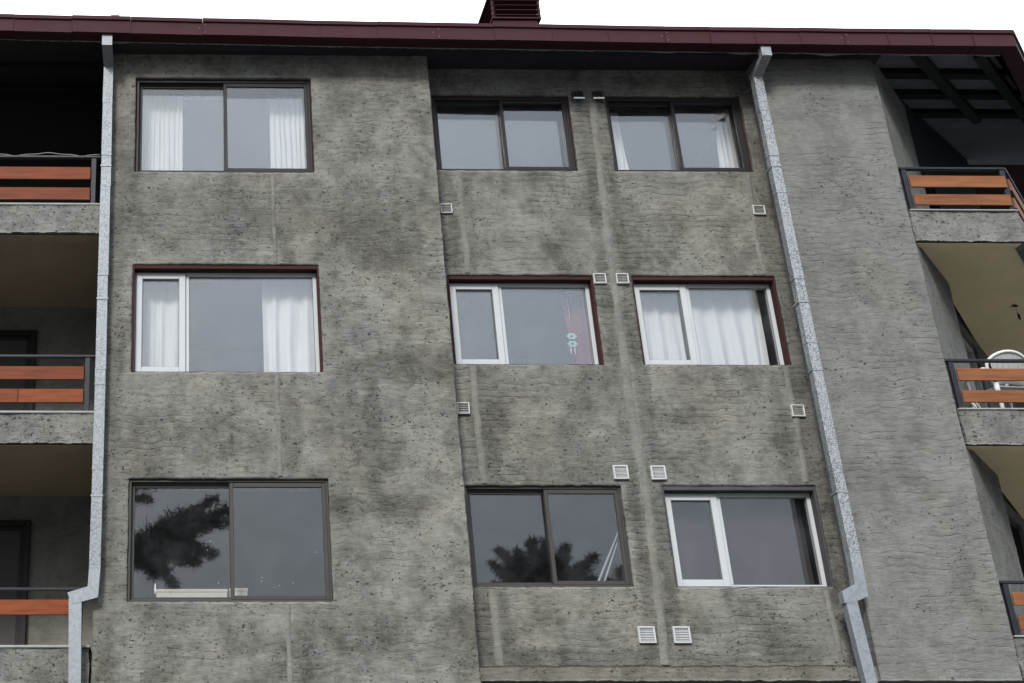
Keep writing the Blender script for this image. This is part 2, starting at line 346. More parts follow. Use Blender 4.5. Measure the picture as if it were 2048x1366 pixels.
def panel(name, x0, x1, z0, z1, mat, parent, holes=(), loc=(0, 0, 0), rotz=0., cell=.03, amp=.012, depth=.3, seed=1, ragged=.006, sides='lrtb', stains=()):
    """a rendered wall sheet in local x,z with real relief, ragged arrises, window openings cut and returned"""
    def breaks(a, b, extra):
        ed = sorted({a, b, *[e for e in extra if a < e < b]}); out = []
        for p, q in zip(ed, ed[1:]):
            n = max(1, int(round((q - p) / cell))); out += list(np.linspace(p, q, n + 1)[:-1])
        return np.array(out + [b])
    xs = breaks(x0, x1, [h[0] for h in holes] + [h[1] for h in holes]); zs = breaks(z0, z1, [h[2] for h in holes] + [h[3] for h in holes])
    X, Z = np.meshgrid(xs, zs, indexing='ij'); nx, nz_ = X.shape
    Y = amp * 2 * nfield(X, Z, seed)
    # broken horizontal trowel courses
    ph = Z * 10.5 + 2.2 * nfield(X, Z * .6, seed + 5, ((1.3, 1.),)) * 2
    Y += -.0035 * (ph - np.floor(ph)) * (nfield(X, Z, seed + 9, ((1.1, 1.),)) + .5)
    jx = ragged * 2 * nfield(X, Z, seed + 2, ((9., .6), (30., .5))); jz = ragged * 2 * nfield(X, Z, seed + 3, ((9., .6), (30., .5)))
    V = np.stack([X + jx, Y, Z + jz], -1).reshape(-1, 3)
    idx = np.arange(nx * nz_).reshape(nx, nz_)
    cx_ = (xs[:-1] + xs[1:]) / 2; cz_ = (zs[:-1] + zs[1:]) / 2
    keep = np.ones((nx - 1, nz_ - 1), bool)
    for h in holes: keep &= ~((cx_[:, None] > h[0]) & (cx_[:, None] < h[1]) & (cz_[None] > h[2]) & (cz_[None] < h[3]))
    q = np.stack([idx[:-1, :-1], idx[1:, :-1], idx[1:, 1:], idx[:-1, 1:]], -1)[keep]
    faces = q.tolist(); verts = V.tolist()
    def ret(loop, closed=True):
        base = len(verts)
        for i in loop: verts.append([verts[i][0], depth, verts[i][2]])
        n = len(loop)
        for k in range(n if closed else n - 1):
            a, b = loop[k], loop[(k + 1) % n]; faces.append([a, b, base + (k + 1) % n, base + k])
    for h in holes:
        i0 = int(np.argmin(abs(xs - h[0]))); i1 = int(np.argmin(abs(xs - h[1]))); j0 = int(np.argmin(abs(zs - h[2]))); j1 = int(np.argmin(abs(zs - h[3])))
        lp = [idx[i, j0] for i in range(i0, i1)] + [idx[i1, j] for j in range(j0, j1)] + [idx[i, j1] for i in range(i1, i0, -1)] + [idx[i0, j] for j in range(j1, j0, -1)]
        ret(lp)
    if 'l' in sides: ret(list(idx[0, ::-1]), False)
    if 'r' in sides: ret(list(idx[-1, :]), False)
    if 'b' in sides: ret(list(idx[:, 0]), False)
    if 't' in sides: ret(list(idx[::-1, -1]), False)
    o = mesh_obj(name, verts, faces, mat, parent, smooth=False)
    me = o.data; me.polygons.foreach_set('use_smooth', [i < len(q) for i in range(len(me.polygons))])
    S = np.zeros_like(X)
    wob = nfield(X, Z, seed + 21, ((2.5, .6), (8., .5)))
    for (sx_, sz_, rx_, rz2, am) in stains:
        d2 = np.sqrt(((X - sx_) / rx_) ** 2 + ((Z - sz_) / rz2) ** 2) + wob * .9
        t = np.clip((1.25 - d2) / .6, 0, 1); S = np.maximum(S, am * t * t * (3 - 2 * t))
    full = np.zeros(len(verts), np.float32); full[:S.size] = S.reshape(-1)
    at = me.attributes.new('stain', 'FLOAT', 'POINT'); at.data.foreach_set('value', full)
    o.location = loc; o.rotation_euler = (0, 0, rotz)
    return o

# ------------------------------------------------------------------ key dimensions (metres, ground z = 0)
FY, CY = 13.73, 14.00                       # front render plane, recessed bay plane
LX0, LX1 = -0.87, 3.16                      # left panel
PX0, PX1 = 7.345, 8.84                      # right pillar
ZB, ZT = 3.575, 11.42
A = (-0.518, 1.672); B = (3.235, 4.993); Dw = (5.454, 7.195)
A_Z = ((4.397, 5.752), (7.007, 8.367), (9.611, 10.972))
C_Z = ((4.612, 5.759), (7.219, 8.373), (9.814, 10.923))
def zg(x): return 11.291 - .0166 * x + .00077 * x * x      # underside of the sagging eaves fascia

# ------------------------------------------------------------------ ground and an added far ridge that cuts the low sky
g = mesh_obj('ground', [(-420, -420, 0), (420, -420, 0), (420, 420, 0), (-420, 420, 0)], [[0, 1, 2, 3]], M['ground']); tag(g, kind='structure')
def added_hills():  # unseen ring of high ground, added to block light from the low sky
    v = []; f = []; n = 160
    for i in range(n):
        a = 2 * math.pi * i / n; h = 42 + 16 * mnoise.noise((math.cos(a) * 2.3, math.sin(a) * 2.3, 1.)) + 6 * mnoise.noise((math.cos(a) * 11, math.sin(a) * 11, 4.))
        for rr, hh in ((255, -1), (300, h * .55), (345, h), (405, h * .8)):
            v.append((math.cos(a) * rr, math.sin(a) * rr, hh))
    for i in range(n):
        for k in range(3):
            p, q = i * 4 + k, ((i + 1) % n) * 4 + k; f.append([p, q, q + 1, p + 1])
    tag(mesh_obj('added_hills', v, f, M['forest'], None, True), kind='structure')
added_hills()

# ------------------------------------------------------------------ the building: walls
bld = tag(empty('apartment_building', (3.5, FY, 0)), 'grey rendered apartment block with maroon eaves, nine windows and corner balconies', 'building')
BO = Vector((3.5, FY, 0))
class _Sub: pass
def bpart(o):
    """hang a part that was made in world space on the building"""
    o.parent = bld; o.location = Vector(o.location) - BO; return o
def bempty(name, loc=(0, 0, 0)): return bpart(empty(name, loc))

# damp, dirt and repair patches on the render: x, z, half width, half height, strength
ST_L = [(2.4, 8.75, .65, .6, .9), (.7, 9.1, 1.3, .35, .55), (2.6, 7.1, .7, .22, .9), (2.2, 6.65, .13, .6, .8), (2.2, 5.45, .65, .13, .8), (2.0, 4.1, .4, .3, .7), (2.95, 4.0, .25, .4, .7), (.7, 4.0, .22, .25, .7),
        (-.25, 6.1, .35, .5, .5), (-.72, 7.5, .13, 4.5, .55), (2.0, 10.8, .3, .45, .6), (1.35, 4.0, .12, .5, .6), (1.3, 8.9, .12, .5, .7), (1.28, 6.3, .12, .6, .7), (1.9, 6.3, .3, .8, .4), (2.1, 5.9, .18, .5, .6), (.0, 8.7, .6, .3, .4), (2.7, 9.2, .4, .3, .6), (.3, 6.2, .8, .25, .4), (-.2, 3.9, .2, .5, .5), (1.9, 9.0, .5, .6, .5)]
ST_C = [(3.32, 9.1, .14, .8, .8), (3.58, 9.0, .07, .8, .6), (3.55, 6.5, .2, .75, .8), (4.5, 6.1, .55, .4, .6), (5.12, 7.5, .07, 5, .75), (5.4, 7.5, .09, 5, .75), (5.15, 10.2, .2, .6, .6), (4.6, 3.83, 2.2, .12, .8), (7.22, 7, .13, 5, .8), (6.95, 6.3, .12, .7, .6), (4.7, 8.9, .4, .15, .4),
        (3.3, 4.2, .12, .5, .8), (3.55, 4.2, .06, .5, .6), (4.9, 6.9, .3, .25, .5), (6.2, 9.1, .5, .15, .4), (5.2, 4.1, .14, .5, .6), (6.7, 4.0, .4, .4, .4), (4.2, 6.9, .8, .2, .35), (6.4, 3.9, .8, .2, .5)]
bpart(panel('wall', LX0, LX1, ZB - .3, ZT, M['render_left'], None, [(A[0], A[1], *z) for z in A_Z], (0, FY, 0), 0, .026, .012, .5, 3, stains=ST_L))
bpart(panel('wall', LX1 - .04, PX0 + .04, ZB + .1, ZT, M['render_centre'], None, [(c[0], c[1], *z) for c in (B, Dw) for z in C_Z], (0, CY, 0), 0, .026, .011, .3, 8, stains=ST_C))
bpart(panel('wall', PX0, PX1, ZB, ZT, M['render_pillar'], None, (), (0, FY, 0), 0, .026, .012, .45, 12))
FIN_A = math.atan2(1.32, 1.18)
FL = 1.66
fin = bpart(panel('wall', 0.0, FL, ZB, ZT, M['render_fin'], None, (), (PX1 + .001, FY + .012, 0), FIN_A, .04, .012, .28, 17, .008))
# ledge under the recessed bay
bpart(panel('ledge', LX1 + .002, PX0 - .002, ZB + .005, 3.735, M['render_ledge'], None, (), (0, FY + .02, 0), 0, .026, .014, .5, 21, .012))
# ground floor set back under the overhang
bpart(box('ground_floor_wall', LX0 + .1, PX1 - .1, FY + .55, FY + .8, 0, ZB + .2, M['backwall'], None, 0))
bpart(box('overhang_soffit', LX0 + .1, PX1 + .1, FY + .06, FY + 1.2, ZB + .02, ZB + .1, M['ceiling'], None, 0))

# plaster chases: filled channels running down the render
def chase(pts, w, Y, seed, lift=.014):
    rng = random.Random(seed); v = []; f = []
    P = []
    for (xa, za), (xb, zb) in zip(pts, pts[1:]):
        n = max(2, int(abs(zb - za) / .05))
        for k in range(n): P.append((xa + (xb - xa) * k / n, za + (zb - za) * k / n))
    P.append(pts[-1])
    for i, (x, z) in enumerate(P):
        l = w / 2 * (1 + .35 * mnoise.noise((seed, z * 5, 0)) + .2 * mnoise.noise((seed, z * 21, 3))); r = w / 2 * (1 + .35 * mnoise.noise((seed + 9, z * 5, 0)) + .2 * mnoise.noise((seed + 4, z * 21, 3)))
        x += .012 * mnoise.noise((seed * 3, z * 1.7, 7))
        up = .005 * mnoise.noise((seed, z * 3, 5))
        v += [(x - l, Y + .012, z), (x - l * .6, Y - lift * .7, z), (x, Y - lift - up, z), (x + r * .6, Y - lift * .7, z), (x + r, Y + .012, z)]
    for i in range(len(P) - 1):
        for k in range(4): a = i * 5 + k; f.append([a, a + 1, a + 6, a + 5])
    return bpart(mesh_obj('filled_chase', v, f, M['patch'], None, True))
chase([(5.3, 11.2), (5.29, 10.6), (5.255, 9.2), (5.24, 7.8), (5.235, 6.5), (5.275, 5.6), (5.215, 3.78)], .12, CY, 1)
chase([(3.485, 9.79), (3.5, 8.7), (3.49, 8.4)], .1, CY, 2); chase([(3.45, 7.2), (3.44, 6.17), (3.46, 5.78)], .1, CY, 3); chase([(3.44, 4.59), (3.437, 4.2), (3.45, 3.74)], .1, CY, 4)
chase([(7.12, 9.78), (7.06, 8.9), (7.08, 8.4)], .08, CY, 5); chase([(7.11, 7.2), (7.13, 6.5), (7.1, 5.8)], .09, CY, 6); chase([(7.1, 4.58), (7.12, 3.75)], .08, CY, 16)
chase([(1.16, 9.6), (1.158, 8.39)], .06, FY, 7); chase([(1.146, 6.98), (1.146, 5.78)], .07, FY, 8); chase([(1.18, 4.37), (1.19, 3.4)], .07, FY, 9)

# ------------------------------------------------------------------ windows
PR = random.Random(3)
def pane(x0, x1, z0, z1, y, parent, name='pane'):
    o = box(name, x0 - (x0 + x1) / 2, x1 - (x0 + x1) / 2, -.0025, .0025, z0 - (z0 + z1) / 2, z1 - (z0 + z1) / 2, M['glass'], parent, 0)
    o.location = ((x0 + x1) / 2, y + .0025, (z0 + z1) / 2); o.rotation_euler = (R(PR.uniform(-.2, .2)), 0, R(PR.uniform(-.25, .25)))
    return o
def ring(name, x0, x1, z0, z1, y0, y1, w, mat, parent, wt=None, wb=None, bev=.004):
    """rectangular frame: four mitre-free bars welded into one profile"""
    wt = wt or w; wb = wb or w; bm = bmesh.new()
    bm_box(bm, x0, x0 + w, y0, y1, z0, z1, bev); bm_box(bm, x1 - w, x1, y0, y1, z0, z1, bev)
    bm_box(bm, x0 + w + .0005, x1 - w - .0005, y0 + .001, y1 - .001, z1 - wt, z1, bev); bm_box(bm, x0 + w + .0005, x1 - w - .0005, y0 + .001, y1 - .001, z0, z0 + wb, bev)
    return bm_obj(name, bm, mat, parent)
def room(x0, x1, z0, z1, y, parent, back=3.2):
    a, b, c, d = x0 - .35, x1 + .35, z0 - .75, z1 + .35
    v = [(a, y, c), (b, y, c), (b, y, d), (a, y, d), (a, y + back, c), (b, y + back, c), (b, y + back, d), (a, y + back, d)]
    f = [[4, 5, 6, 7], [0, 4, 7, 3], [1, 2, 6, 5], [0, 1, 5, 4], [3, 7, 6, 2]]
    # front wall around the opening
    v += [(x0 - .01, y, z0 - .01), (x1 + .01, y, z0 - .01), (x1 + .01, y, z1 + .01), (x0 - .01, y, z1 + .01)]
    f += [[0, 1, 9, 8], [1, 2, 10, 9], [2, 3, 11, 10], [3, 0, 8, 11]]
    return mesh_obj('room_lining', v, f, M['room'], parent)
def window_root(x0, x1, z0, z1, Y, label):
    w = bempty('window', ((x0 + x1) / 2, Y, z0)); w['label'] = label
    o = Vector(((x0 + x1) / 2, Y, z0))
    return w, o
def localise(w, o):
    for c in [c for c in bpy.data.objects if c.parent == w]: c.location = Vector(c.location) - o
def slider(col, z, Y, xm, fm, label, lining=None, inset=.05, double=True):
    x0, x1 = col; z0, z1 = z; w, o = window_root(x0, x1, z0, z1, Y, label)
    y = Y + inset; t = .0
    if lining is not None:
        ring('reveal_lining', x0 + .002, x1 - .002, z0 + .002, z1 - .002, Y + .03, Y + .24, .014, lining, w); t = .014
    ring('frame', x0 + t + .001, x1 - t - .001, z0 + t + .001, z1 - t - .001, y, y + .11, .03, fm, w, .032, .03)
    a, b, c, d = x0 + t + .03, x1 - t - .03, z0 + t + .03, z1 - t - .032
    box('track', a, b, y + .044, y + .05, d - .022, d, fm, w, .001)
    # rear sash on the left, front sash on the right
    ring('sash', a, xm + .035, c, d - .004, y + .056, y + .092, .038, fm, w, .045, .038)
    ring('sash', xm - .008, b, c + .002, d - .006, y + .006, y + .042, .044, fm, w, .048, .044)
    pane(a + .03, xm + .005, c + .03, d - .04, y + .072, w); pane(xm + .026, b - .036, c + .036, d - .046, y + .022, w)
    if double:
        # secondary glazing a hand's breadth behind
        ring('inner_frame', a, b, c, d, y + .13, y + .16, .03, fm, w)
        pane(a + .02, b - .02, c + .02, d - .02, y + .142, w, 'inner_pane')
    room(x0, x1, z0, z1, Y + .31, w)
    localise(w, o); return w
def casement(col, z, Y, xm, label, lining, inset=.115, panes=2):
    x0, x1 = col; z0, z1 = z; w, o = window_root(x0, x1, z0, z1, Y, label)
    y = Y + inset
    ring('reveal_lining', x0 + .002, x1 - .002, z0 + .002, z1 - .002, Y + .008, Y + .26, .022, lining, w, .05, .008)
    a0, b0, c0, d0 = x0 + .0225, x1 - .0225, z0 + .009, z1 - .051
    ring('frame', a0 + .001, b0 - .001, c0, d0, y, y + .07, .045, M['pvc'], w, .05, .04)
    box('mullion', xm - .03, xm + .03, y + .002, y + .068, c0 + .04, d0 - .05, M['pvc'], w, .004)
    a, b, c, d = a0 + .02, xm - .014, c0 + .016, d0 - .018
    ring('sash', a, b, c, d, y - .02, y + .05, .074, M['pvc'], w, .074, .078)
    ring('joint', a - .006, b + .006, c - .006, d + .006, y - .003, y - .0005, .007, M['pvc_seal'], w, None, None, 0)
    ring('gasket', a + .072, b - .072, c + .076, d - .072, y - .006, y + .012, .009, M['pvc_seal'], w, None, None, 0)
    ring('gasket', xm + .028, b0 - .043, c0 + .038, d0 - .048, y + .018, y + .026, .008, M['pvc_seal'], w, None, None, 0)
    for k in range(panes):
        pane(a + .066, b - .066, c + .068, d - .066, y + .012 + k * .018, w); pane(xm + .028, b0 - .04, c0 + .038, d0 - .045, y + .028 + k * .018, w)
    room(x0, x1, z0, z1, Y + .31, w)
    localise(w, o); return w
slider(A, A_Z[2], FY, .585, M['alu2'], 'dark sliding window with white curtains at both ends, top floor beside the left downpipe', M['red_reveal'], .04)
casement(A, A_Z[1], FY, .118, 'wide white casement window in a maroon reveal with white curtains, middle floor left', M['red_reveal'])
wA1 = slider(A, A_Z[0], FY, .592, M['alu'], 'wide bronze sliding window reflecting a dark tree, lowest floor left', None, .03, False)
slider(B, C_Z[2], CY, 4.115, M['alu2'], 'dark sliding window without curtains, top floor in the recessed bay', M['red_reveal'], .04)
casement(B, C_Z[1], CY, 3.88, 'white casement window with a red curtain and hanging ornament, middle of the recessed bay', M['red_reveal'])
wB1 = slider(B, C_Z[0], CY, 4.135, M['alu'], 'bronze sliding window reflecting a treetop, lowest floor of the recessed bay', None, .03, False)
slider(Dw, C_Z[2], CY, 6.312, M['alu2'], 'dark sliding window with thin side curtains, top floor beside the right downpipe', M['red_reveal'], .04)
casement(Dw, C_Z[1], CY, 6.15, 'white casement window filled by white curtains, middle floor beside the right downpipe', M['red_reveal'])
casement(Dw, C_Z[0], CY, 6.11, 'white casement window with dark reveal and grey blind, lowest floor beside the right downpipe', M['black_reveal'], panes=1)

# ------------------------------------------------------------------ vents
def vent(x, z, w, h, old, label, Y=CY, seed=0, mat=None):
    v = bempty('vent', (x, Y, z)); v['label'] = label
    fm = mat or (M['oldvent'] if old else M['whitevent']); t = .014 if old else .02
    tilt = random.Random(seed).uniform(-.03, .03)
    ring('frame', -w / 2, w / 2, -h / 2, h / 2, -.035, .01, t, fm, v, None, None, .003)
    box('backing', -w / 2 + t, w / 2 - t, -.004, .004, -h / 2 + t, h / 2 - t, M['void'] if old else M['whitevent'], v, 0)
    n = 5 if old else 8; hh = (h - 2 * t) / n
    base = None
    for k in range(n):
        zc = -h / 2 + t + hh * (k + .5)
        if base is None:
            bm = bmesh.new(); bm_box(bm, -w / 2 + t, w / 2 - t, -.026, -.006, -hh * (.11 if old else .3), hh * (.11 if old else .3), 0, Matrix.Rotation(R(-35), 3, 'X'))
            s_ = bm_obj('slat', bm, fm, v); base = s_
        else: s_ = link(base.copy(), v)
        s_.location = (0, 0, zc)
    v.rotation_euler = (0, tilt, 0)
    return v
vent(3.295, 9.264, .145, .13, True, 'small slatted vent under the top window beside the wall step', CY, 1)
vent(7.151, 9.265, .15, .13, True, 'small slatted vent under the top window beside the right downpipe', CY, 2)
vent(5.068, 8.323, .15, .135, True, 'small slatted vent at the upper corner of the middle window, left of the chase', CY, 3)
vent(5.34, 8.324, .15, .135, True, 'small slatted vent at the upper corner of the middle window, right of the chase', CY, 4)
vent(3.289, 6.669, .145, .14, True, 'small slatted vent under the middle window beside the wall step', CY, 5)
vent(7.153, 6.648, .15, .145, True, 'small slatted vent under the middle window beside the right downpipe', CY, 6)
vent(5.006, 5.908, .17, .165, False, 'white square louvre vent above the lowest bronze window, left of the chase', CY, 7)
vent(5.431, 5.903, .17, .165, False, 'white square louvre vent above the lowest white window, right of the chase', CY, 8)
vent(5.05, 4.094, .185, .18, False, 'white square louvre vent low on the wall, left of the chase', CY, 9)
vent(5.428, 4.093, .185, .18, False, 'white square louvre vent low on the wall, right of the chase', CY, 10)
for x, lb in ((5.107, 'shaded hooded vent with white lip under the eaves, left of the chase'), (5.357, 'shaded hooded vent with white lip under the eaves, right of the chase')):
    v = vent(x, 10.915, .14, .11, True, lb, CY, 11, M['alu'])  # darker body and brighter lip than the other vents
    bm = bmesh.new(); bm_box(bm, -.07, .07, -.075, -.035, -.075, -.055, .004, Matrix.Rotation(R(25), 3, 'X')); bm_obj('lip', bm, M['flap'], v)

# ------------------------------------------------------------------ roof, eaves, chimney
roof = bempty('roof', (3.5, FY, 11.4)); RO = Vector((3.5, FY, 11.4))
def rpart(o): o.parent = roof; o.location = Vector(o.location) - RO; return o
EY = FY - .45                                # front of the eaves fascia
CX = 10.41                                   # eaves corner
seams = [-4.9, -4.18, -3.46, -2.74, -2.02, -1.3, -.58, .31, 1.033, 1.754, 2.477, 3.2, 3.919, 4.639, 5.335, 6.039, 6.607, 7.169, 7.732, 8.283, 8.829, 9.376, 9.898, CX]
def fascia(p0, p1, z0, z1, jit):
    """one folded sheet: gutter underside, face and rolled top edge, between two plan points"""
    d = (Vector(p1) - Vector(p0)); L = d.length; d.normalize(); n = Vector((d.y, -d.x))      # outward normal
    prof = [(-.165, .012), (-.17, .0), (0, 0), (.006, .004), (.002, .178), (.024, .188), (.026, .236), (.0, .243), (-.03, .243), (-.03, .19), (-.15, .02)]
    m = len(prof); v = []
    for e, zz in ((0.0012, z0), (L - .0012, z1)):
        q = Vector(p0) + d * e
        for o_, h in prof: v.append((q.x + n.x * (o_ + jit), q.y + n.y * (o_ + jit), zz + h))
    f = [list(range(m)), list(range(m, 2 * m))[::-1]] + [[i, m + i, m + (i + 1) % m, (i + 1) % m] for i in range(m)]
    bm = bmesh.new(); bv = [bm.verts.new(p) for p in v]
    for q in f: bm.faces.new([bv[i] for i in q])
    return rpart(bm_obj('fascia_panel', bm, M['red']))
rj = random.Random(4)
for a, b in zip(seams, seams[1:]):
    fascia((a, EY), (b, EY), zg(a) + rj.uniform(-.004, .004), zg(b) + rj.uniform(-.004, .004), rj.uniform(-.005, .004))
zc_ = zg(CX); q = Vector((CX, EY)); dv = Vector((math.cos(FIN_A), math.sin(FIN_A)))
for k in range(13):
    a = q + dv * (.7 * k); b = q + dv * (.7 * (k + 1)); fascia(a, b, zc_, zc_, rj.uniform(-.004, .003))
# covering joint straps with rivets
for k, x in enumerate(seams[1:-1]):
    z = zg(x); bm = bmesh.new()
    bm_box(bm, x - .004, x + .004, EY - .0115, EY + .0, z + .002, z + .178, 0)
    rpart(bm_obj('seam', bm, M['red']))
    if k % 4 == 2:
        bm = bmesh.new()
        for dx, dz in ((.03, .15), (.03, .04), (-.04, .1)): bm_box(bm, x + dx - .0035, x + dx + .0035, EY - .011, EY, z + dz - .0035, z + dz + .0035, .001)
        rpart(bm_obj('rivet', bm, M['whitevent']))
# torn grey lining hanging behind the gutter
rl = random.Random(11); v = []; f = []; xx = np.arange(-4.9, 10.35, .045)
for i, x in enumerate(xx):
    z = zg(x); big = max(0, mnoise.noise((x * 1.9, 2, 1))) ; dr = .012 + .03 * big + rl.uniform(0, .012) + (.035 * max(0, mnoise.noise((x * 4, 5, 5))) if x > 6 else 0)
    v += [(x, EY + .18, z + .05), (x, EY + .176 + rl.uniform(-.006, .006), z - dr + .012), (x, EY + .184, z - dr + .014)]
for i in range(len(xx) - 1):
    a = i * 3; f += [[a, a + 1, a + 4, a + 3], [a + 1, a + 2, a + 5, a + 4], [a + 2, a, a + 3, a + 5]]
rpart(mesh_obj('torn_lining', v, f, M['screed']))
# boarded soffit over the rendered walls
for k in range(3):
    y0 = EY + .19 + k * .19
    o = rpart(box('soffit_board', LX0 - .05, PX1 + .1, y0, y0 + .184, 11.315, 11.335, M['darkwood'], None, .003)); 
# roof sheets (front slope) and ridge
SL = math.tan(R(19))
def rz(y): return 11.46 + (y - EY) * SL
def sheet(name, pts, th, mat):
    n = len(pts); v = [tuple(p) for p in pts] + [(p[0], p[1], p[2] + th) for p in pts]
    f = [list(range(n))[::-1], list(range(n, 2 * n))] + [[i, (i + 1) % n, n + (i + 1) % n, n + i] for i in range(n)]
    return rpart(mesh_obj(name, v, f, mat))
XE = 16.6
sheet('roof_sheet', [(-5, EY + .02, rz(EY) + .01), (CX, EY + .02, rz(EY) - .03), (XE, EY + (XE - CX) * math.tan(FIN_A), rz(EY) - .03), (XE, 20.5, rz(20.5)), (-5, 20.5, rz(20.5))], .03, M['red'])
sheet('roof_sheet', [(-5, 20.5, rz(20.5)), (XE, 20.5, rz(20.5)), (XE, 27.5, rz(13.5)), (-5, 27.5, rz(13.5))], .03, M['red'])
# dark lining and rafters seen over the top balconies
def under(x0, x1, nm):
    for i, (ya, yb) in enumerate(((EY + .2, 14.55), (14.57, 15.55), (15.57, 16.6), (16.62, 20.4))):
        if nm == 'r':
            k = 1 / math.tan(FIN_A)
            pts = [(x0, ya, rz(ya) - .16), (min(x1, CX - .22 + (ya - EY - .2) * k), ya, rz(ya) - .16), (min(x1, CX - .22 + (yb - EY - .2) * k), yb, rz(yb) - .16), (x0, yb, rz(yb) - .16)]
        else: pts = [(x0, ya, rz(ya) - .16), (x1, ya, rz(ya) - .16), (x1, yb, rz(yb) - .16), (x0, yb, rz(yb) - .16)]
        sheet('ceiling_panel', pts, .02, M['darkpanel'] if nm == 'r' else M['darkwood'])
under(-5, LX0, 'l'); under(PX1 - .1, 16.5, 'r')
for y in (14.56, 15.56, 16.61):
    xr = CX - .22 + (y - EY - .2) / math.tan(FIN_A)
    rpart(box('purlin', PX1, xr, y - .07, y + .07, rz(y) - .27, rz(y) - .165, M['void'], None, .006))
    rpart(box('purlin', -5, LX0, y - .07, y + .07, rz(y) - .27, rz(y) - .165, M['void'], None, .006))
for off in (.45, 1.25):
    p0 = Vector((PX1 + off, EY + .25)); bm = bmesh.new(); L = 4.6
    bm_box(bm, 0, L, -.06, .06, -.1, .02, .006)
    o = rpart(bm_obj('rafter', bm, M['void'])); o.rotation_euler = (0, -math.atan(SL * math.sin(FIN_A)), FIN_A); o.location = Vector((p0.x, p0.y, rz(p0.y) - .22)) - RO
# chimney
def chimney():
    x0, x1, y0, y1 = 4.575, 5.285, 15.5, 16.1
    zb, zt = 12.1, 13.56
    bm = bmesh.new()
    bm_box(bm, x0 + .012, x1 - .045, y0 + .03, y1 - .03, zb, 13.27, .006); c = rpart(bm_obj('chimney', bm, M['red']))
    base = Vector(c.location) + RO
    def sp(o): o.parent = c; return o
    return c, (x0, x1, y0, y1, zt)
ch, (x0, x1, y0, y1, zt) = chimney()
# the chimney's louvred head is one more part of the roof
def rp(name, *a, mat=M['red'], bev=.004): return rpart(box(name, *a, mat, None, bev))
rp('chimney_core', x0 + .065, x1 - .04, y0 + .07, y1 - .07, 13.2, 13.56, mat=M['void'])
for xa, xb in ((x0, x0 + .035), (x1 - .035, x1)):
    for ya, yb in ((y0, y0 + .035), (y1 - .035, y1)): rp('chimney_post', xa, xb, ya, yb, 13.262, 13.6)
for k in range(4):
    z = 13.285 + k * .085
    bm = bmesh.new()
    bm_box(bm, x0 + .005, x1 - .005, y0 - .012, y0 + .06, z - .004, z + .006, .001, Matrix.Rotation(R(-24), 3, 'X'))
    rpart(bm_obj('chimney_louvre', bm, M['red']))
    bm = bmesh.new(); bm_box(bm, x0 - .012, x0 + .06, y0 + .005, y1 - .005, z - .004, z + .006, .001, Matrix.Rotation(R(24), 3, 'Y')); rpart(bm_obj('chimney_louvre', bm, M['red']))
rp('chimney_skirt', x0 - .004, x1 + .004, y0 - .004, y1 + .004, 13.235, 13.263)
rp('chimney_cap', x0 - .04, x1 + .03, y0 - .05, y1 + .05, 13.6, 13.64)
rp('chimney_flashing', x0 - .06, x1 - .05, y0 - .05, y1 + .05, 12.96, 13.04)

# ------------------------------------------------------------------ downpipes
def pipe_run(name, label, x0, x1, joints, elbow_poly, low, ztop, outlet_dx, gm):
    p = bempty(name, ((x0 + x1) / 2, FY, 3.5)); p['label'] = label; O_ = Vector(((x0 + x1) / 2, FY, 3.5))
    rr = random.Random(hash(label) % 97 if False else len(label))
    def pp(o): o.parent = p; o.location = Vector(o.location) - O_; return o
    ya, yb = FY - .125, FY - .025
    for k, (a, b) in enumerate(zip(joints, joints[1:])):
        j = rr.uniform(-.004, .004); j2 = rr.uniform(-.003, .003)
        prism = [(x0 + j, b + .004), (x1 + j, b + .004), (x1 + j2 - .002, a + .01), (x0 + j2 + .002, a + .01)]
        pp(prism_xz('pipe_section', prism, ya - (k % 2) * .003, yb, gm))
        if k: pp(box('joint', x0 - .004 + j, x1 + .004 + j, ya - .006, yb + .004, a - .006, a + .005, M['galv2'], None, .002))
    pp(prism_xz('elbow', elbow_poly, ya - .004, yb, M['galv2']))
    pp(prism_xz('pipe_section', low, ya - .001, yb, M['galv2']))
    zt = ztop
    # swan neck from the gutter outlet back to the wall
    dx = outlet_dx
    prof = [(EY + .03, zt + .05), (EY + .125, zt + .05), (EY + .135, zt - .115), (FY - .02, joints[0] + .06), (FY - .02, joints[0] - .005), (FY - .13, joints[0] - .005), (EY + .03, zt - .15)]
    n = len(prof); v = []
    for s_ in (x0 - .002, x1 + .002):
        for (yy, zz) in prof:
            t = min(1, max(0, (yy - EY - .13) / (FY - .13 - EY - .13)))
            v.append((s_ + dx * (1 - t), yy, zz))
    f = [list(range(n)), list(range(n, 2 * n))] + [[i, (i + 1) % n, n + (i + 1) % n, n + i] for i in range(n)]
    bm = bmesh.new(); bv = [bm.verts.new(q_) for q_ in v]
    for q_ in f: bm.faces.new([bv[i] for i in q_])
    pp(bm_obj('swan_neck', bm, gm))
    for z in (joints[2] - .15, joints[4] - .3, joints[-2] - .3):
        pp(box('bracket', x0 - .007, x1 + .007, ya - .007, FY + .02, z - .012, z + .012, M['galv2'], None, .002))
pipe_run('downpipe', 'square galvanised downpipe at the left edge of the rendered wall, beside the left balconies', -.915, -.795,
         [11.05, 10.518, 9.773, 9.345, 8.166, 6.994, 6.807, 5.822, 4.7],
         [(-.917, 4.715), (-.797, 4.715), (-.815, 4.42), (-1.09, 4.345), (-1.135, 4.47), (-.925, 4.535)],
         [(-1.12, 4.41), (-.985, 4.41), (-.955, 3.0), (-1.075, 3.0)], zg(-.85), -.01, M['galv_l'])
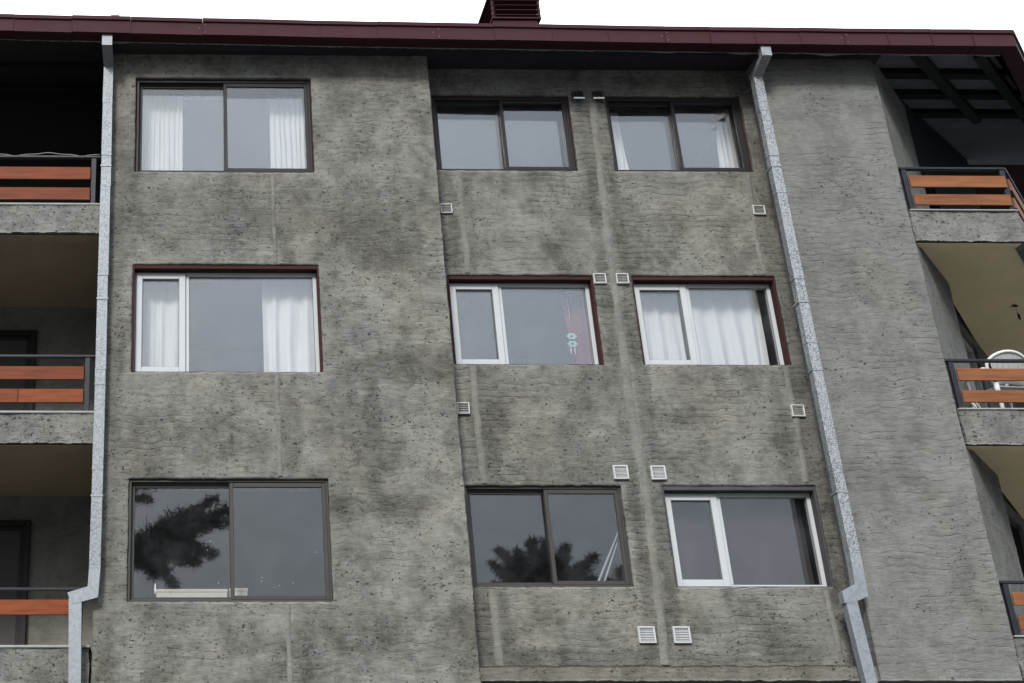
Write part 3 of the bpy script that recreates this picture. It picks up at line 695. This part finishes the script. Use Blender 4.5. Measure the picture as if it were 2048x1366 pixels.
pipe_run('downpipe', 'square galvanised downpipe between the recessed bay and the right pillar', 7.218, 7.335,
         [10.97, 10.462, 9.818, 9.303, 8.156, 7.343, 7.005, 5.874, 4.717],
         [(7.218, 4.73), (7.336, 4.73), (7.325, 4.43), (7.15, 4.36), (7.06, 4.36), (7.06, 4.48), (7.21, 4.56)],
         [(7.075, 4.42), (7.2, 4.42), (7.265, 3.1), (7.145, 3.1)], zg(7.27) + .01, .012, M['galv'])

# ------------------------------------------------------------------ balconies, left
def railing(label, posts, rail_pts, slats, wood, zf, ztop, loc):
    r_ = bempty('balcony_railing', loc); r_['label'] = label; O_ = Vector(loc)
    def pp(o): o.parent = r_; o.location = Vector(o.location) - O_; return o
    return r_, pp
LBX = -4.9
levels_l = [(8.793, 9.163, 9.875, [(9.53, 9.70), (9.247, 9.416)]), (6.17, 6.516, 7.243, [(6.93, 7.09), (6.652, 6.815)]), (3.55, 3.922, 4.566, [(4.27, 4.43)])]
names = ['top', 'middle', 'lowest']
LY = FY + .03
for li, (zb, zt, zr, sl) in enumerate(levels_l):
    bal = bempty('balcony', (-3, LY, zb)); bal['label'] = names[li] + ' left balcony slab with pitted render edge beside the downpipe'
    BO_ = Vector((-3, LY, zb))
    def bp(o): o.parent = bal; o.location = Vector(o.location) - BO_; return o
    bp(panel('slab_edge', LBX, LX0 - .03, zb, zt, M['render_slab'], None, (), (0, LY, 0), 0, .026, .03, .22, 31 + li, .012))
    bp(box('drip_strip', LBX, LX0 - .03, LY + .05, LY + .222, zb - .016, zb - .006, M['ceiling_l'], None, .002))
    bp(box('floor_edge', LBX, LX0 - .025, LY - .012, LY + .3, zt + .002, zt + .03, M['screed'], None, .006))
    bp(box('floor_slab', LBX, LX0 - .02, LY + .23, 16.2, zb + .05, zt, M['screed'], None, 0))
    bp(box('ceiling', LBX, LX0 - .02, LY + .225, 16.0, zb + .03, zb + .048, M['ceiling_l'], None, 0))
    r_, pp = railing(('dark railing with two orange slats on the top left balcony', 'dark railing with two orange slats on the middle left balcony', 'dark railing with a single orange slat on the lowest left balcony')[li], None, None, sl, None, zt, zr, (-1, LY, zt))
    ry = LY + .03
    pp(box('post', -1.045, -.985, ry + .012, ry + .052, zt + .02, zr - .02, M['black'], None, .003))
    pp(box('post', -2.95, -2.9, ry + .012, ry + .052, zt + .02, zr - .02, M['black'], None, .003))
    pp(box('top_rail', LBX, -.93, ry, ry + .06, zr - .03, zr, M['black'], None, .004))
    for k, (sa, sb) in enumerate(sl):
        cut = [(-4.8, -1.05)] if not (li == 1 and k == 1) else [(-4.8, -1.787), (-1.783, -1.05)]
        for ca, cb in cut:
            pp(box('slat', ca, cb, ry - .02, ry + .006, sa, sb, M['wood_l'], None, .004))
# walls behind, with balcony doors
bpart(box('balcony_back_wall', LBX, LX0 + .1, 16.0, 16.2, 2.5, 9.2, M['backwall'], None, 0))
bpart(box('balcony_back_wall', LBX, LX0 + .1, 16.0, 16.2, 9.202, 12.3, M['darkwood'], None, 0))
bpart(box('balcony_side_wall', LBX - .2, LBX, FY + .05, 16.2, 0, 12.3, M['backwall'], None, 0))
bpart(box('balcony_side_wall', LX0 - .015, LX0 + .1, FY + .5, 16.0, ZB - .2, 12.3, M['backwall'], None, 0))
for zf, xr in ((6.516, -1.86), (3.922, -1.82)):
    d_ = bempty('balcony_door', (xr - .9, 15.95, zf)); d_['label'] = 'dark framed balcony door in shade behind the ' + ('middle' if zf > 5 else 'lowest') + ' left railing'
    x1_ = .9; x0_ = -.9; h = 1.95
    ring('frame', x0_, x1_, .05, h, -.03, .04, .07, M['alu2'], d_)
    ring('sash', x0_ + .07, .02, .12, h - .07, -.02, .02, .06, M['alu2'], d_); ring('sash', -.02, x1_ - .07, .12, h - .07, .021, .05, .06, M['alu2'], d_)
    box('door_panel', x0_ + .12, -.03, 0, .008, .17, h - .12, M['room'], d_, .002); box('door_panel', .03, x1_ - .12, .03, .038, .17, h - .12, M['room'], d_, .002)
    box('backing', x0_, x1_, .045, .05, .05, h, M['void'], d_, 0)

# ------------------------------------------------------------------ balconies, right
levels_r = [(8.727, 9.132, 9.752, [(9.46, 9.62), (9.213, 9.36)]), (6.167, 6.575, 7.205, [(6.93, 7.08), (6.665, 6.812)]), (3.6, 4.02, 4.63, [(4.36, 4.497), (4.1, 4.24)])]
RX1 = 10.185; W45 = Vector((math.cos(FIN_A), math.sin(FIN_A)))
for li, (zb, zt, zr, sl) in enumerate(levels_r):
    bal = bempty('balcony', (9.5, FY, zb)); bal['label'] = names[li] + ' right corner balcony slab with pitted render edge beside the pillar'
    BO_ = Vector((9.5, FY, zb))
    def bp(o): o.parent = bal; o.location = Vector(o.location) - BO_; return o
    bp(panel('slab_edge', PX1 + .012, RX1, zb, zt, M['render_slab'], None, (), (0, FY + .012, 0), 0, .026, .03, .14, 41 + li, .012))
    bp(box('drip_strip', PX1 + .03, RX1 - .03, FY + .055, FY + .15, zb - .014, zb - .006, M['ceiling'], None, .002))
    bp(panel('slab_edge', 0, 7.5, zb, zt, M['render_slab'], None, (), (RX1, FY + .008, 0), FIN_A, .03, .012, .14, 51 + li, .01))
    # floor: strip between the splayed wall and the splayed outer edge
    k = 1 / math.tan(FIN_A)
    a0 = (PX1 + .08, FY + .1); a1 = (RX1 - .02, FY + .1); a2 = (RX1 - .12 + 7.4 * W45.x, FY + .1 + 7.4 * W45.y); a3 = (PX1 - .25 + 8 * W45.x, FY + .3 + 8 * W45.y)
    def poly(name, z0, z1, mat):
        pts = [a0, a1, a2, a3]; v = [(x, y, z0) for x, y in pts] + [(x, y, z1) for x, y in pts]
        return bp(mesh_obj(name, v, [[3, 2, 1, 0], [4, 5, 6, 7]] + [[i, (i + 1) % 4, 4 + (i + 1) % 4, 4 + i] for i in range(4)], mat))
    poly('floor_slab', zb + .06, zt - .004, M['screed']); poly('ceiling', zb + .02, zb + .056, M['ceiling'])
    bp(box('floor_edge', PX1 + .03, RX1 + .01, FY - .006, FY + .3, zt + .002, zt + .022, M['screed'], None, .006))
    r_, pp = railing(names[li] + ' right railing, black steel with light orange slats beside the pillar', None, None, sl, None, zt, zr, (9, FY, zt))
    ry = FY + .02
    pp(box('post', 8.895, 8.955, ry + .005, ry + .05, zt + .02, zr - .025, M['black'], None, .003))
    pp(box('post', RX1 - .07, RX1 - .01, ry + .005, ry + .05, zt + .02, zr - .025, M['black'], None, .003))
    pp(box('wall_bar', 8.852, 8.872, ry + .01, ry + .04, zt + .02, zr - .025, M['black'], None, .002))
    pp(box('top_rail', 8.815, RX1, ry - .005, ry + .055, zr - .03, zr, M['black'], None, .004))
    for (sa, sb) in sl: pp(box('slat', 8.957, RX1 - .04, ry - .022, ry + .002, sa, sb, M['wood_r'], None, .004))
    def splay(name, x0_, x1_, y0_, y1_, z0_, z1_, mat):
        o = pp(box(name, x0_, x1_, y0_, y1_, z0_ - zt, z1_ - zt, mat, None, .004)); o.rotation_euler = (0, 0, FIN_A); o.location = Vector((RX1 - .005, ry + .03, zt)) - Vector((9, FY, zt)); return o
    splay('top_rail', .0, 7.3, -.03, .03, zr - .031, zr - .001, M['black'])
    for (sa, sb) in sl: splay('slat', .05, 7.2, -.03, -.006, sa, sb, M['wood_r'])
    for t in (1.5, 3.0, 4.5, 6.): splay('post', t, t + .05, -.004, .04, zt + .02, zr - .03, M['black'])
# splayed wall beyond the fin with dark glazed doors
def on_splay(t, off): return Vector((PX1, FY)) + W45 * t + Vector((-W45.y, W45.x)) * off
for li, zf in enumerate((9.132, 6.575, 4.02)):
    p0 = on_splay(FL - .05, .2)
    if li:
        bpart(panel('balcony_wall', 0, 6.6, zf, zf + 2.27, M['render_fin'], None, [(.3, 2.3, zf + .06, zf + 2.02)], (p0.x, p0.y, 0), FIN_A, .06, .012, .2, 61 + li, .006))
    else:
        top = lambda u: rz(p0.y + u * W45.y) - .1
        for ua, ub, za in ((0, .3, zf), (.3, 2.3, zf + 2.02), (2.3, 6.6, zf)):
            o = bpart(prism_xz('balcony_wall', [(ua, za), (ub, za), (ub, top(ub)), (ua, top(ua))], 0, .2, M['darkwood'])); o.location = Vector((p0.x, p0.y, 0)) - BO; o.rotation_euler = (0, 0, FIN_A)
    d_ = bempty('balcony_door', (p0.x, p0.y, zf)); d_.rotation_euler = (0, 0, FIN_A); d_['label'] = 'dark glazed balcony door on the splayed wall of the ' + names[li] + ' right balcony'
    ring('frame', .302, 2.298, .062, 2.018, .04, .12, .06, M['pvc'] if li == 1 else M['alu2'], d_)
    box('meeting_stile', 1.25, 1.33, .05, .11, .125, 1.955, M['pvc'] if li == 1 else M['alu2'], d_, .003)
    pane(.36, 1.25, .12, 1.96, .08, d_); pane(1.33, 2.24, .12, 1.96, .08, d_)
    box('backing', .25, 2.35, .205, .21, .0, 2.1, M['void'], d_, 0)

# ------------------------------------------------------------------ curtains and things behind the glass
def curtain(x0, x1, z0, z1, y, mat, label, pleat=.07, amp=.018, seed=0, lean0=0., lean1=0., name='curtain', cat='curtain', group=None):
    n = max(12, int((x1 - x0) / .008)); m = 14; v = []; f = []
    xc = (x0 + x1) / 2
    for j in range(m + 1):
        t = j / m; z = z1 + (z0 - z1) * t
        for i in range(n + 1):
            s_ = i / n; x = x0 + (x1 - x0) * s_ + (lean0 * (1 - s_) + lean1 * s_) * t
            ph = (x - x0) / pleat * 2 * math.pi + 2.5 * mnoise.noise((s_ * 4 + seed, t * .6, 0)) + .4 * mnoise.noise((s_ * 9, t * 2, seed))
            a_ = amp * (.5 + .6 * t) * (1 + .6 * mnoise.noise((s_ * 6, seed, 2)))
            v.append((x - xc, a_ * math.sin(ph) + .012 * mnoise.noise((s_ * 3, t * 3, seed)), z - z0))
    for j in range(m):
        for i in range(n): a = j * (n + 1) + i; f.append([a, a + 1, a + n + 2, a + n + 1])
    o = mesh_obj(name, v, f, mat, None, True); o.location = (xc, y, z0)
    return tag(o, label, cat, group)
cy_ = .36
curtain(-.46, .07, 9.45, 10.95, FY + cy_, M['curtain'], 'white pleated curtain at the left end of the top left window', .06, .02, 1)
curtain(1.17, 1.68, 9.45, 10.95, FY + cy_, M['curtain'], 'white pleated curtain at the right end of the top left window', .065, .02, 2)
curtain(-.44, .02, 6.9, 8.32, FY + cy_, M['curtain2'], 'white curtain behind the narrow casement of the middle left window', .16, .02, 3, .0, .06)
curtain(1.02, 1.72, 6.9, 8.36, FY + cy_, M['curtain2'], 'white curtain at the right side of the middle left window', .2, .03, 4)
curtain(4.68, 5.02, 7.1, 8.4, CY + cy_, M['pinkcurtain'], 'red curtain at the right side of the middle bay window', .12, .02, 5, .1, 0)
curtain(5.58, 6.12, 7.1, 8.28, CY + cy_, M['curtain2'], 'white curtain behind the narrow casement beside the right downpipe', .15, .02, 6, .1, 0)
curtain(6.17, 7.12, 7.1, 8.4, CY + cy_, M['curtain2'], 'wide white curtain filling the fixed pane beside the right downpipe', .21, .03, 7, 0, -.02)
curtain(5.46, 5.72, 9.7, 10.9, CY + cy_, M['curtain'], 'thin white curtain at the left end of the top right window', .07, .016, 8, .0, .08)
curtain(7.02, 7.22, 9.7, 10.9, CY + cy_, M['curtain'], 'thin white curtain gathered at the right end of the top right window', .07, .018, 9, -.12, .05)
curtain(5.48, 7.14, 4.5, 5.76, CY + cy_ - .03, M['greyblind'], 'plain grey blind behind the lowest white window beside the right downpipe', .5, .004, 10, name='window_blind', cat='blind')

# boxes on the sill inside the lowest left window
def carton(x0, x1, y0, y1, z0, z1, label, lid):
    c = tag(empty('storage_box', ((x0 + x1) / 2, (y0 + y1) / 2, z0)), label, 'box')
    w = (x1 - x0) / 2; d = (y1 - y0) / 2; h = z1 - z0
    box('body', -w, w, -d, d, 0, h - .03, M['beige'], c, .004); box('lid', -w - .006, w + .006, -d - .006, d + .006, h - .034, h, M['beige'], c, .004)
    if lid: box('rim', -w - .05, w + .05, -d - .01, d + .01, -.02, .0, M['beige'], c, .003)
    return c
def inside(px_z): return px_z
carton(-.21, .56, FY + .36, FY + .6, 4.3, 4.61, 'long pale beige box on the sill inside the lowest left window', True)
carton(.59, .78, FY + .36, FY + .6, 4.3, 4.62, 'short pale beige box beside the long one inside the lowest left window', False)
# sill boards the boxes stand on
box_s = tag(empty('window_shelf', (.6, FY + .5, 3.9)), 'deep dim shelf below the boxes inside the lowest left window', 'shelf')
box('board', -1.0, 1.0, -.18, .2, .34, .378, M['room'], box_s, .003); box('leg', -.95, -.9, -.1, .1, -.25, .34, M['room'], box_s, .003); box('leg', .9, .95, -.1, .1, -.25, .34, M['room'], box_s, .003)
# dried paint specks on the lowest left panes
rp_ = random.Random(5)
for k in range(13):
    x = (rp_.uniform(.3, .55) if k % 3 == 0 else rp_.uniform(.75, 1.55)); z = rp_.uniform(4.5, 5.1) if k else 4.62
    yy = FY + .03 + (.0715 if x < .59 else .0215); s_ = rp_.uniform(.003, .006); st = rp_.choice((1, 1, 1.8))
    bm = bmesh.new(); bmesh.ops.create_icosphere(bm, subdivisions=1, radius=1)
    for v_ in bm.verts: v_.co = Vector((v_.co.x * s_ + (A[0] + A[1]) * 0 + x - (A[0] + A[1]) / 2, v_.co.y * .0012 + yy - FY, v_.co.z * s_ * st + z - A_Z[0][0]))
    bm_obj('paint_speck', bm, M['paint'], wA1)
bm = bmesh.new(); bmesh.ops.create_icosphere(bm, subdivisions=2, radius=1)
for v_ in bm.verts: v_.co = Vector((v_.co.x * .009 + .0 - .24 - (A[0] + A[1]) / 2 + .02, v_.co.y * .0012 + .1005, v_.co.z * .06 + 4.56 - A_Z[0][0]))
bm_obj('paint_speck', bm, M['paint'], wA1)
# thin pale tubes drawn for the slanting streaks in the lowest bay window
for k, (xa, xb, zt_) in enumerate(((4.66, 5.12, 5.5), (4.74, 5.0, 5.2))):
    bm = bmesh.new(); bm_tube(bm, [(xa, CY + .42, 4.6), ((xa + xb) / 2, CY + .4, (4.6 + zt_) / 2), (xb, CY + .38, zt_)], [.014, .011, .006], 6)
    o = bm_obj('slanting_streak', bm, M['pale']); tag(o, ('longer pale streak slanting inside the lowest bay window', 'shorter pale streak slanting inside the lowest bay window')[k], 'stick')
# hanging ornament in the middle bay window
orn = tag(empty('hanging_ornament', (4.76, CY + .33, 7.62)), 'teal flower mobile on a thread behind the middle bay window', 'ornament')
bm = bmesh.new(); bm_tube(bm, [(0, 0, .62), (.004, 0, .3), (0, 0, .1)], .002, 5); bm_obj('thread', bm, M['paint'], orn)
for zz in (.1, .0):
    bm = bmesh.new()
    for t in range(6):
        a = t * math.pi / 3; r_ = bmesh.ops.create_icosphere(bm, subdivisions=1, radius=1)
        for v_ in r_['verts']: v_.co = Vector((v_.co.x * .026 + math.cos(a) * .04, v_.co.y * .008, v_.co.z * .018 + math.sin(a) * .028 + zz))
    bm_obj('flower', bm, M['teal'], orn)
for xx_ in (-.03, .02):
    bm = bmesh.new(); bm_tube(bm, [(xx_, 0, -.03), (xx_, 0, -.07), (xx_, 0, -.13)], [.002, .009, .005], 6); bm_obj('bead', bm, M['paint'], orn)

# ------------------------------------------------------------------ things on the balconies
def plastic_chair(loc, rz_):
    c = tag(empty('plastic_chair', loc), 'white plastic garden chair with slatted back behind the middle right railing', 'chair'); c.rotation_euler = (0, 0, rz_)
    # seat: dished sheet with rolled skirt; local +y is where the sitter faces
    bm = bmesh.new(); n, m = 10, 10; g_ = []
    for i in range(n + 1):
        row = []
        for j in range(m + 1):
            u = i / n * 2 - 1; w = j / m * 2 - 1
            x = u * (.225 + .02 * w); y = w * .21; z = .43 + .012 * w - .014 * (1 - u * u) * (1 - w * w) - (.04 if abs(u) == 1 or abs(w) == 1 else 0)
            row.append(bm.verts.new((x, y, z)))
        g_.append(row)
    for i in range(n):
        for j in range(m): bm.faces.new((g_[i][j], g_[i + 1][j], g_[i + 1][j + 1], g_[i][j + 1]))
    bmesh.ops.solidify(bm, geom=bm.faces[:], thickness=.006); bm_obj('seat', bm, M['plastic'], c, True)
    # backrest: arched rim and slats
    def bk(s_, t):                                   # s across -1..1, t up 0..1
        return Vector((s_ * (.225 + .05 * math.sin(t * 2.2)), -.2 - .06 * t + .05 * s_ * s_, .42 + .385 * t))
    bm = bmesh.new(); pts = []
    for k in range(25):
        a = math.pi * k / 24; t = .55 + .47 * math.sin(a); s_ = math.cos(a)
        pts.append(bk(s_, t))
    pts = [bk(1, .0), bk(1, .3)] + pts + [bk(-1, .3), bk(-1, 0)]
    bm_tube(bm, pts, .02, 8); bm_obj('back_rim', bm, M['plastic'], c, True)
    for k in range(7):
        s_ = -.78 + k * .26; top = .55 + .45 * math.sqrt(1 - s_ * s_)
        bm = bmesh.new(); rows = []
        for t in [0.0 + (top) * q / 8 for q in range(9)]:
            wd = .098 + .028 * t; a, b = bk(s_ * (.8 + .2 * t) - wd, t), bk(s_ * (.8 + .2 * t) + wd, t)
            rows.append((bm.verts.new(a), bm.verts.new(b)))
        for p, q in zip(rows, rows[1:]): bm.faces.new((p[0], p[1], q[1], q[0]))
        bmesh.ops.solidify(bm, geom=bm.faces[:], thickness=.005); bm_obj('back_slat', bm, M['plastic'], c)
    for sx in (-1, 1):
        bm = bmesh.new(); bm_tube(bm, [bk(sx, .5), Vector((sx * .27, -.1, .64)), Vector((sx * .28, .12, .63)), Vector((sx * .26, .2, .58)), Vector((sx * .24, .2, .42))], .02, 8); bm_obj('armrest', bm, M['plastic'], c, True)
        for sy in (-1, 1):
            bm = bmesh.new(); bm_tube(bm, [(sx * .215, sy * .19, .43), (sx * .235, sy * .215, .2), (sx * .25, sy * .24, 0.0)], [.03, .026, .02], 8); bm_obj('leg', bm, M['plastic'], c, True)
    return c
plastic_chair((9.76, FY + .5, 6.58), R(6))
rack = tag(empty('clothes_rack', (9.3, FY + .45, 6.578)), 'folded white wire clothes rack on the middle right balcony beside the chair', 'clothes rack')
for nm_, pts in (('side_tube', [(-.05, .25, .72), (.25, .1, .03)]), ('side_tube', [(.03, .28, .72), (.33, .13, .03)]), ('cross_tube', [(.25, .1, .04), (.33, .13, .04)]), ('cross_tube', [(-.05, .25, .7), (.03, .28, .7)]),
                 ('foot_tube', [(.0, -.1, .03), (.3, .0, .03)]), ('foot_tube', [(.0, -.02, .05), (.24, .1, .1)]), ('cross_tube', [(.1, .175, .375), (.18, .205, .375)])):
    bm = bmesh.new(); bm_tube(bm, pts, .009, 6); bm_obj(nm_, bm, M['plastic'], rack, True)
# small dark pendant under the beige ceiling
hk = tag(empty('pendant_ornament', (11.17, 15.6, 8.56)), 'small dark bird pendant hanging from the beige balcony ceiling', 'ornament'); hk.scale = (.62, .62, .9)
bm = bmesh.new(); bm_tube(bm, [(-.08, 0, .16), (-.03, 0, .185), (.03, 0, .18), (.08, 0, .19)], [.006, .022, .02, .004], 6); bm_obj('bird', bm, M['black'], hk)
bm = bmesh.new(); bm_tube(bm, [(.02, 0, .2), (.015, 0, .08), (.02, 0, .06)], .004, 5); bm_obj('thread', bm, M['black'], hk)
bm = bmesh.new(); bm_tube(bm, [(.02, 0, .07), (.03, 0, .03), (.035, 0, -.02), (.04, 0, -.05)], [.004, .028, .024, .004], 6); bm_obj('drop', bm, M['black'], hk)
# cable lying along the top left rail
bm = bmesh.new(); bm_tube(bm, [(x, LY + .03 + .01 * math.sin(x * 9), 9.885 + .012 * math.sin(x * 7) + .006 * math.sin(x * 23)) for x in np.arange(-4.0, -.9, .06)], .006, 6)
tag(bm_obj('cable', bm, M['cable'], None, True), 'thin grey cable lying along the top left balcony rail', 'cable')
# meter box on the fin of the lowest right balcony
mb = tag(empty('junction_box', (9.05, FY + .28, 4.2)), 'small grey junction box on the wall of the lowest right balcony', 'junction box'); mb.rotation_euler = (0, 0, FIN_A)
box('body', -.045, .045, -.06, -.012, -.08, .06, M['black'], mb, .006); box('cover', -.038, .038, -.066, -.06, -.07, .05, M['alu2'], mb, .002)

# ------------------------------------------------------------------ trees behind the camera, seen mirrored in the panes
def tufts(bm, centres, rad, per, length, rng, droop=0.):
    for c in centres:
        for _ in range(per):
            d = Vector((rng.gauss(0, 1), rng.gauss(0, 1), rng.gauss(0, 1) - droop)); d.normalize()
            p = Vector(c) + Vector((rng.gauss(0, rad), rng.gauss(0, rad), rng.gauss(0, rad * .8)))
            s_ = d.cross(Vector((rng.gauss(0, 1), rng.gauss(0, 1), rng.gauss(0, 1)))).normalized() * length * .07
            L = length * rng.uniform(.6, 1.3)
            a, b, e = bm.verts.new(p - s_), bm.verts.new(p + s_), bm.verts.new(p + d * L)
            bm.faces.new((a, b, e))
def branch_pts(p0, p1, sag, n):
    out = []
    for i in range(n + 1):
        t = i / n; p = Vector(p0).lerp(Vector(p1), t); p.z += sag * math.sin(math.pi * t); out.append(p)
    return out
def tree(name, base, h, r0, branches, label, seed, crown_tip=True):
    rng = random.Random(seed); t_ = tag(empty(name, base), label, 'tree')
    B_ = Vector(base)
    bm = bmesh.new(); bm_tube(bm, [(0, 0, -.1), (.1, 0, h * .35), (-.05, .1, h * .7), (0, 0, h)], [r0, r0 * .8, r0 * .5, .03], 10); bm_obj('trunk', bm, M['bark'], t_, True)
    bm = bmesh.new(); bmc = bmesh.new()
    for (p0, p1, sag, spread) in branches:
        P_ = branch_pts(Vector(p0) - B_, Vector(p1) - B_, sag, 12); bm_tube(bm, P_, [.09 * (1 - i / 13) + .012 for i in range(13)], 6)
        for i, p in enumerate(P_[3:]):
            k = (i + 3) / 12; w = spread * min(1., .5 + k) * max(.28, 1 - 1.7 * max(0, k - .55))
            for _ in range(int(70 * w) + 3):
                c = p + Vector((rng.gauss(0, w * .42), rng.gauss(0, w * .42), rng.gauss(0, w * .38)))
                tufts(bmc, [c], .06, 14, .2, rng)
    bm_obj('limbs', bm, M['bark'], t_, True)
    me_o = bm_obj('crown', bmc, M['needle'], t_)
    return t_
TY = -6.0
# tree A : its right-hand boughs show in the lowest left window
tree('pine_tree', (-4.4, TY - .3, 0), 13.2, .34, [
    ((-4.4, TY, 9.0), (-.6, TY, 9.75), .25, .62), ((-4.4, TY, 9.4), (.3, TY, 9.95), .15, .5), ((-2.6, TY, 9.8), (1.25, TY, 10.55), -.1, .42), ((-1.4, TY, 9.95), (1.22, TY, 10.85), -.1, .36), ((-1.2, TY, 10.0), (.92, TY + .1, 11.15), -.1, .3), ((-1.0, TY, 10.), (.5, TY - .1, 10.85), -.05, .3),
    ((-1.6, TY, 9.8), (-.15, TY, 8.85), .3, .36), ((-1.2, TY, 9.8), (.45, TY, 9.45), .12, .34), ((-1.4, TY, 9.7), (-.6, TY, 9.15), .1, .3), ((-1.2, TY, 9.9), (.85, TY, 9.7), .1, .3),
    ((-4.4, TY, 10.8), (-.35, TY, 11.7), .1, .36), ((-3.4, TY, 11.0), (-.9, TY, 11.15), .1, .3), ((-4.4, TY, 11.4), (-1.5, TY, 12.3), .2, .5), ((-4.4, TY, 8.2), (-7.4, TY, 8.9), .2, .6), ((-4.4, TY, 9.6), (-7.2, TY - 1, 10.6), .2, .6), ((-4.4, TY, 11), (-6.6, TY + .6, 12.2), .2, .6), ((-4.4, TY, 9.5), (-4.0, TY - 3, 10.4), .2, .6), ((-4.4, TY, 12), (-4.3, TY, 13.6), 0, .5)],
    'tall dark pine with a long right bough, mirrored in the lowest left window', 21)
tree('cypress_tree', (10.0, TY - .3, 0), 9.6, .26, [
    ((10, TY, 8.2), (8.8, TY, 10.05), .05, .26), ((10, TY, 8.1), (8.6, TY, 9.6), .1, .26), ((10, TY, 7.8), (8.6, TY, 9.05), .1, .3), ((10, TY, 8.6), (9.7, TY, 10.25), 0, .26), ((10, TY, 8.6), (10.05, TY, 10.2), 0, .26), ((10, TY, 8.4), (9.3, TY, 9.95), 0, .28), ((10, TY, 8.5), (10.65, TY, 10.08), .05, .24),
    ((10, TY, 8.2), (10.35, TY, 9.7), .05, .3), ((10, TY, 8.0), (11.35, TY, 9.8), .12, .2), ((10, TY, 7.9), (11.2, TY, 9.2), .1, .3), ((10, TY, 8.1), (10.9, TY, 9.45), .1, .26), ((10, TY, 7.6), (9.3, TY, 9.2), .1, .36), ((10, TY, 7.6), (10.0, TY, 9.3), .1, .4), ((10, TY, 7.6), (10.6, TY, 9.0), .1, .4), ((10, TY, 6.8), (8.9, TY, 8.3), .1, .6), ((10, TY, 6.8), (11.1, TY, 8.3), .1, .6), ((10, TY, 6), (10, TY - 1, 7.6), .1, .7), ((10, TY, 5.8), (8.5, TY, 7.0), .1, .7), ((10, TY, 5.8), (11.5, TY, 7.0), .1, .7)],
    'bushy dark cypress whose top is mirrored in the lowest bay window', 33)
tree('cypress_tree', (12.2, TY - .3, 0), 8.6, .18, [((12.2, TY, 7.2), (12.0, TY, 9.4), 0, .26), ((12.2, TY, 7.2), (11.65, TY, 9.05), .1, .26), ((12.2, TY, 7.0), (12.6, TY, 8.9), .1, .3), ((12.2, TY, 6), (11.6, TY, 7.6), .1, .5), ((12.2, TY, 6), (12.9, TY, 7.4), .1, .5)],
    'smaller dark cypress beside the bushy one, mirrored in the corner of the bay window', 44)
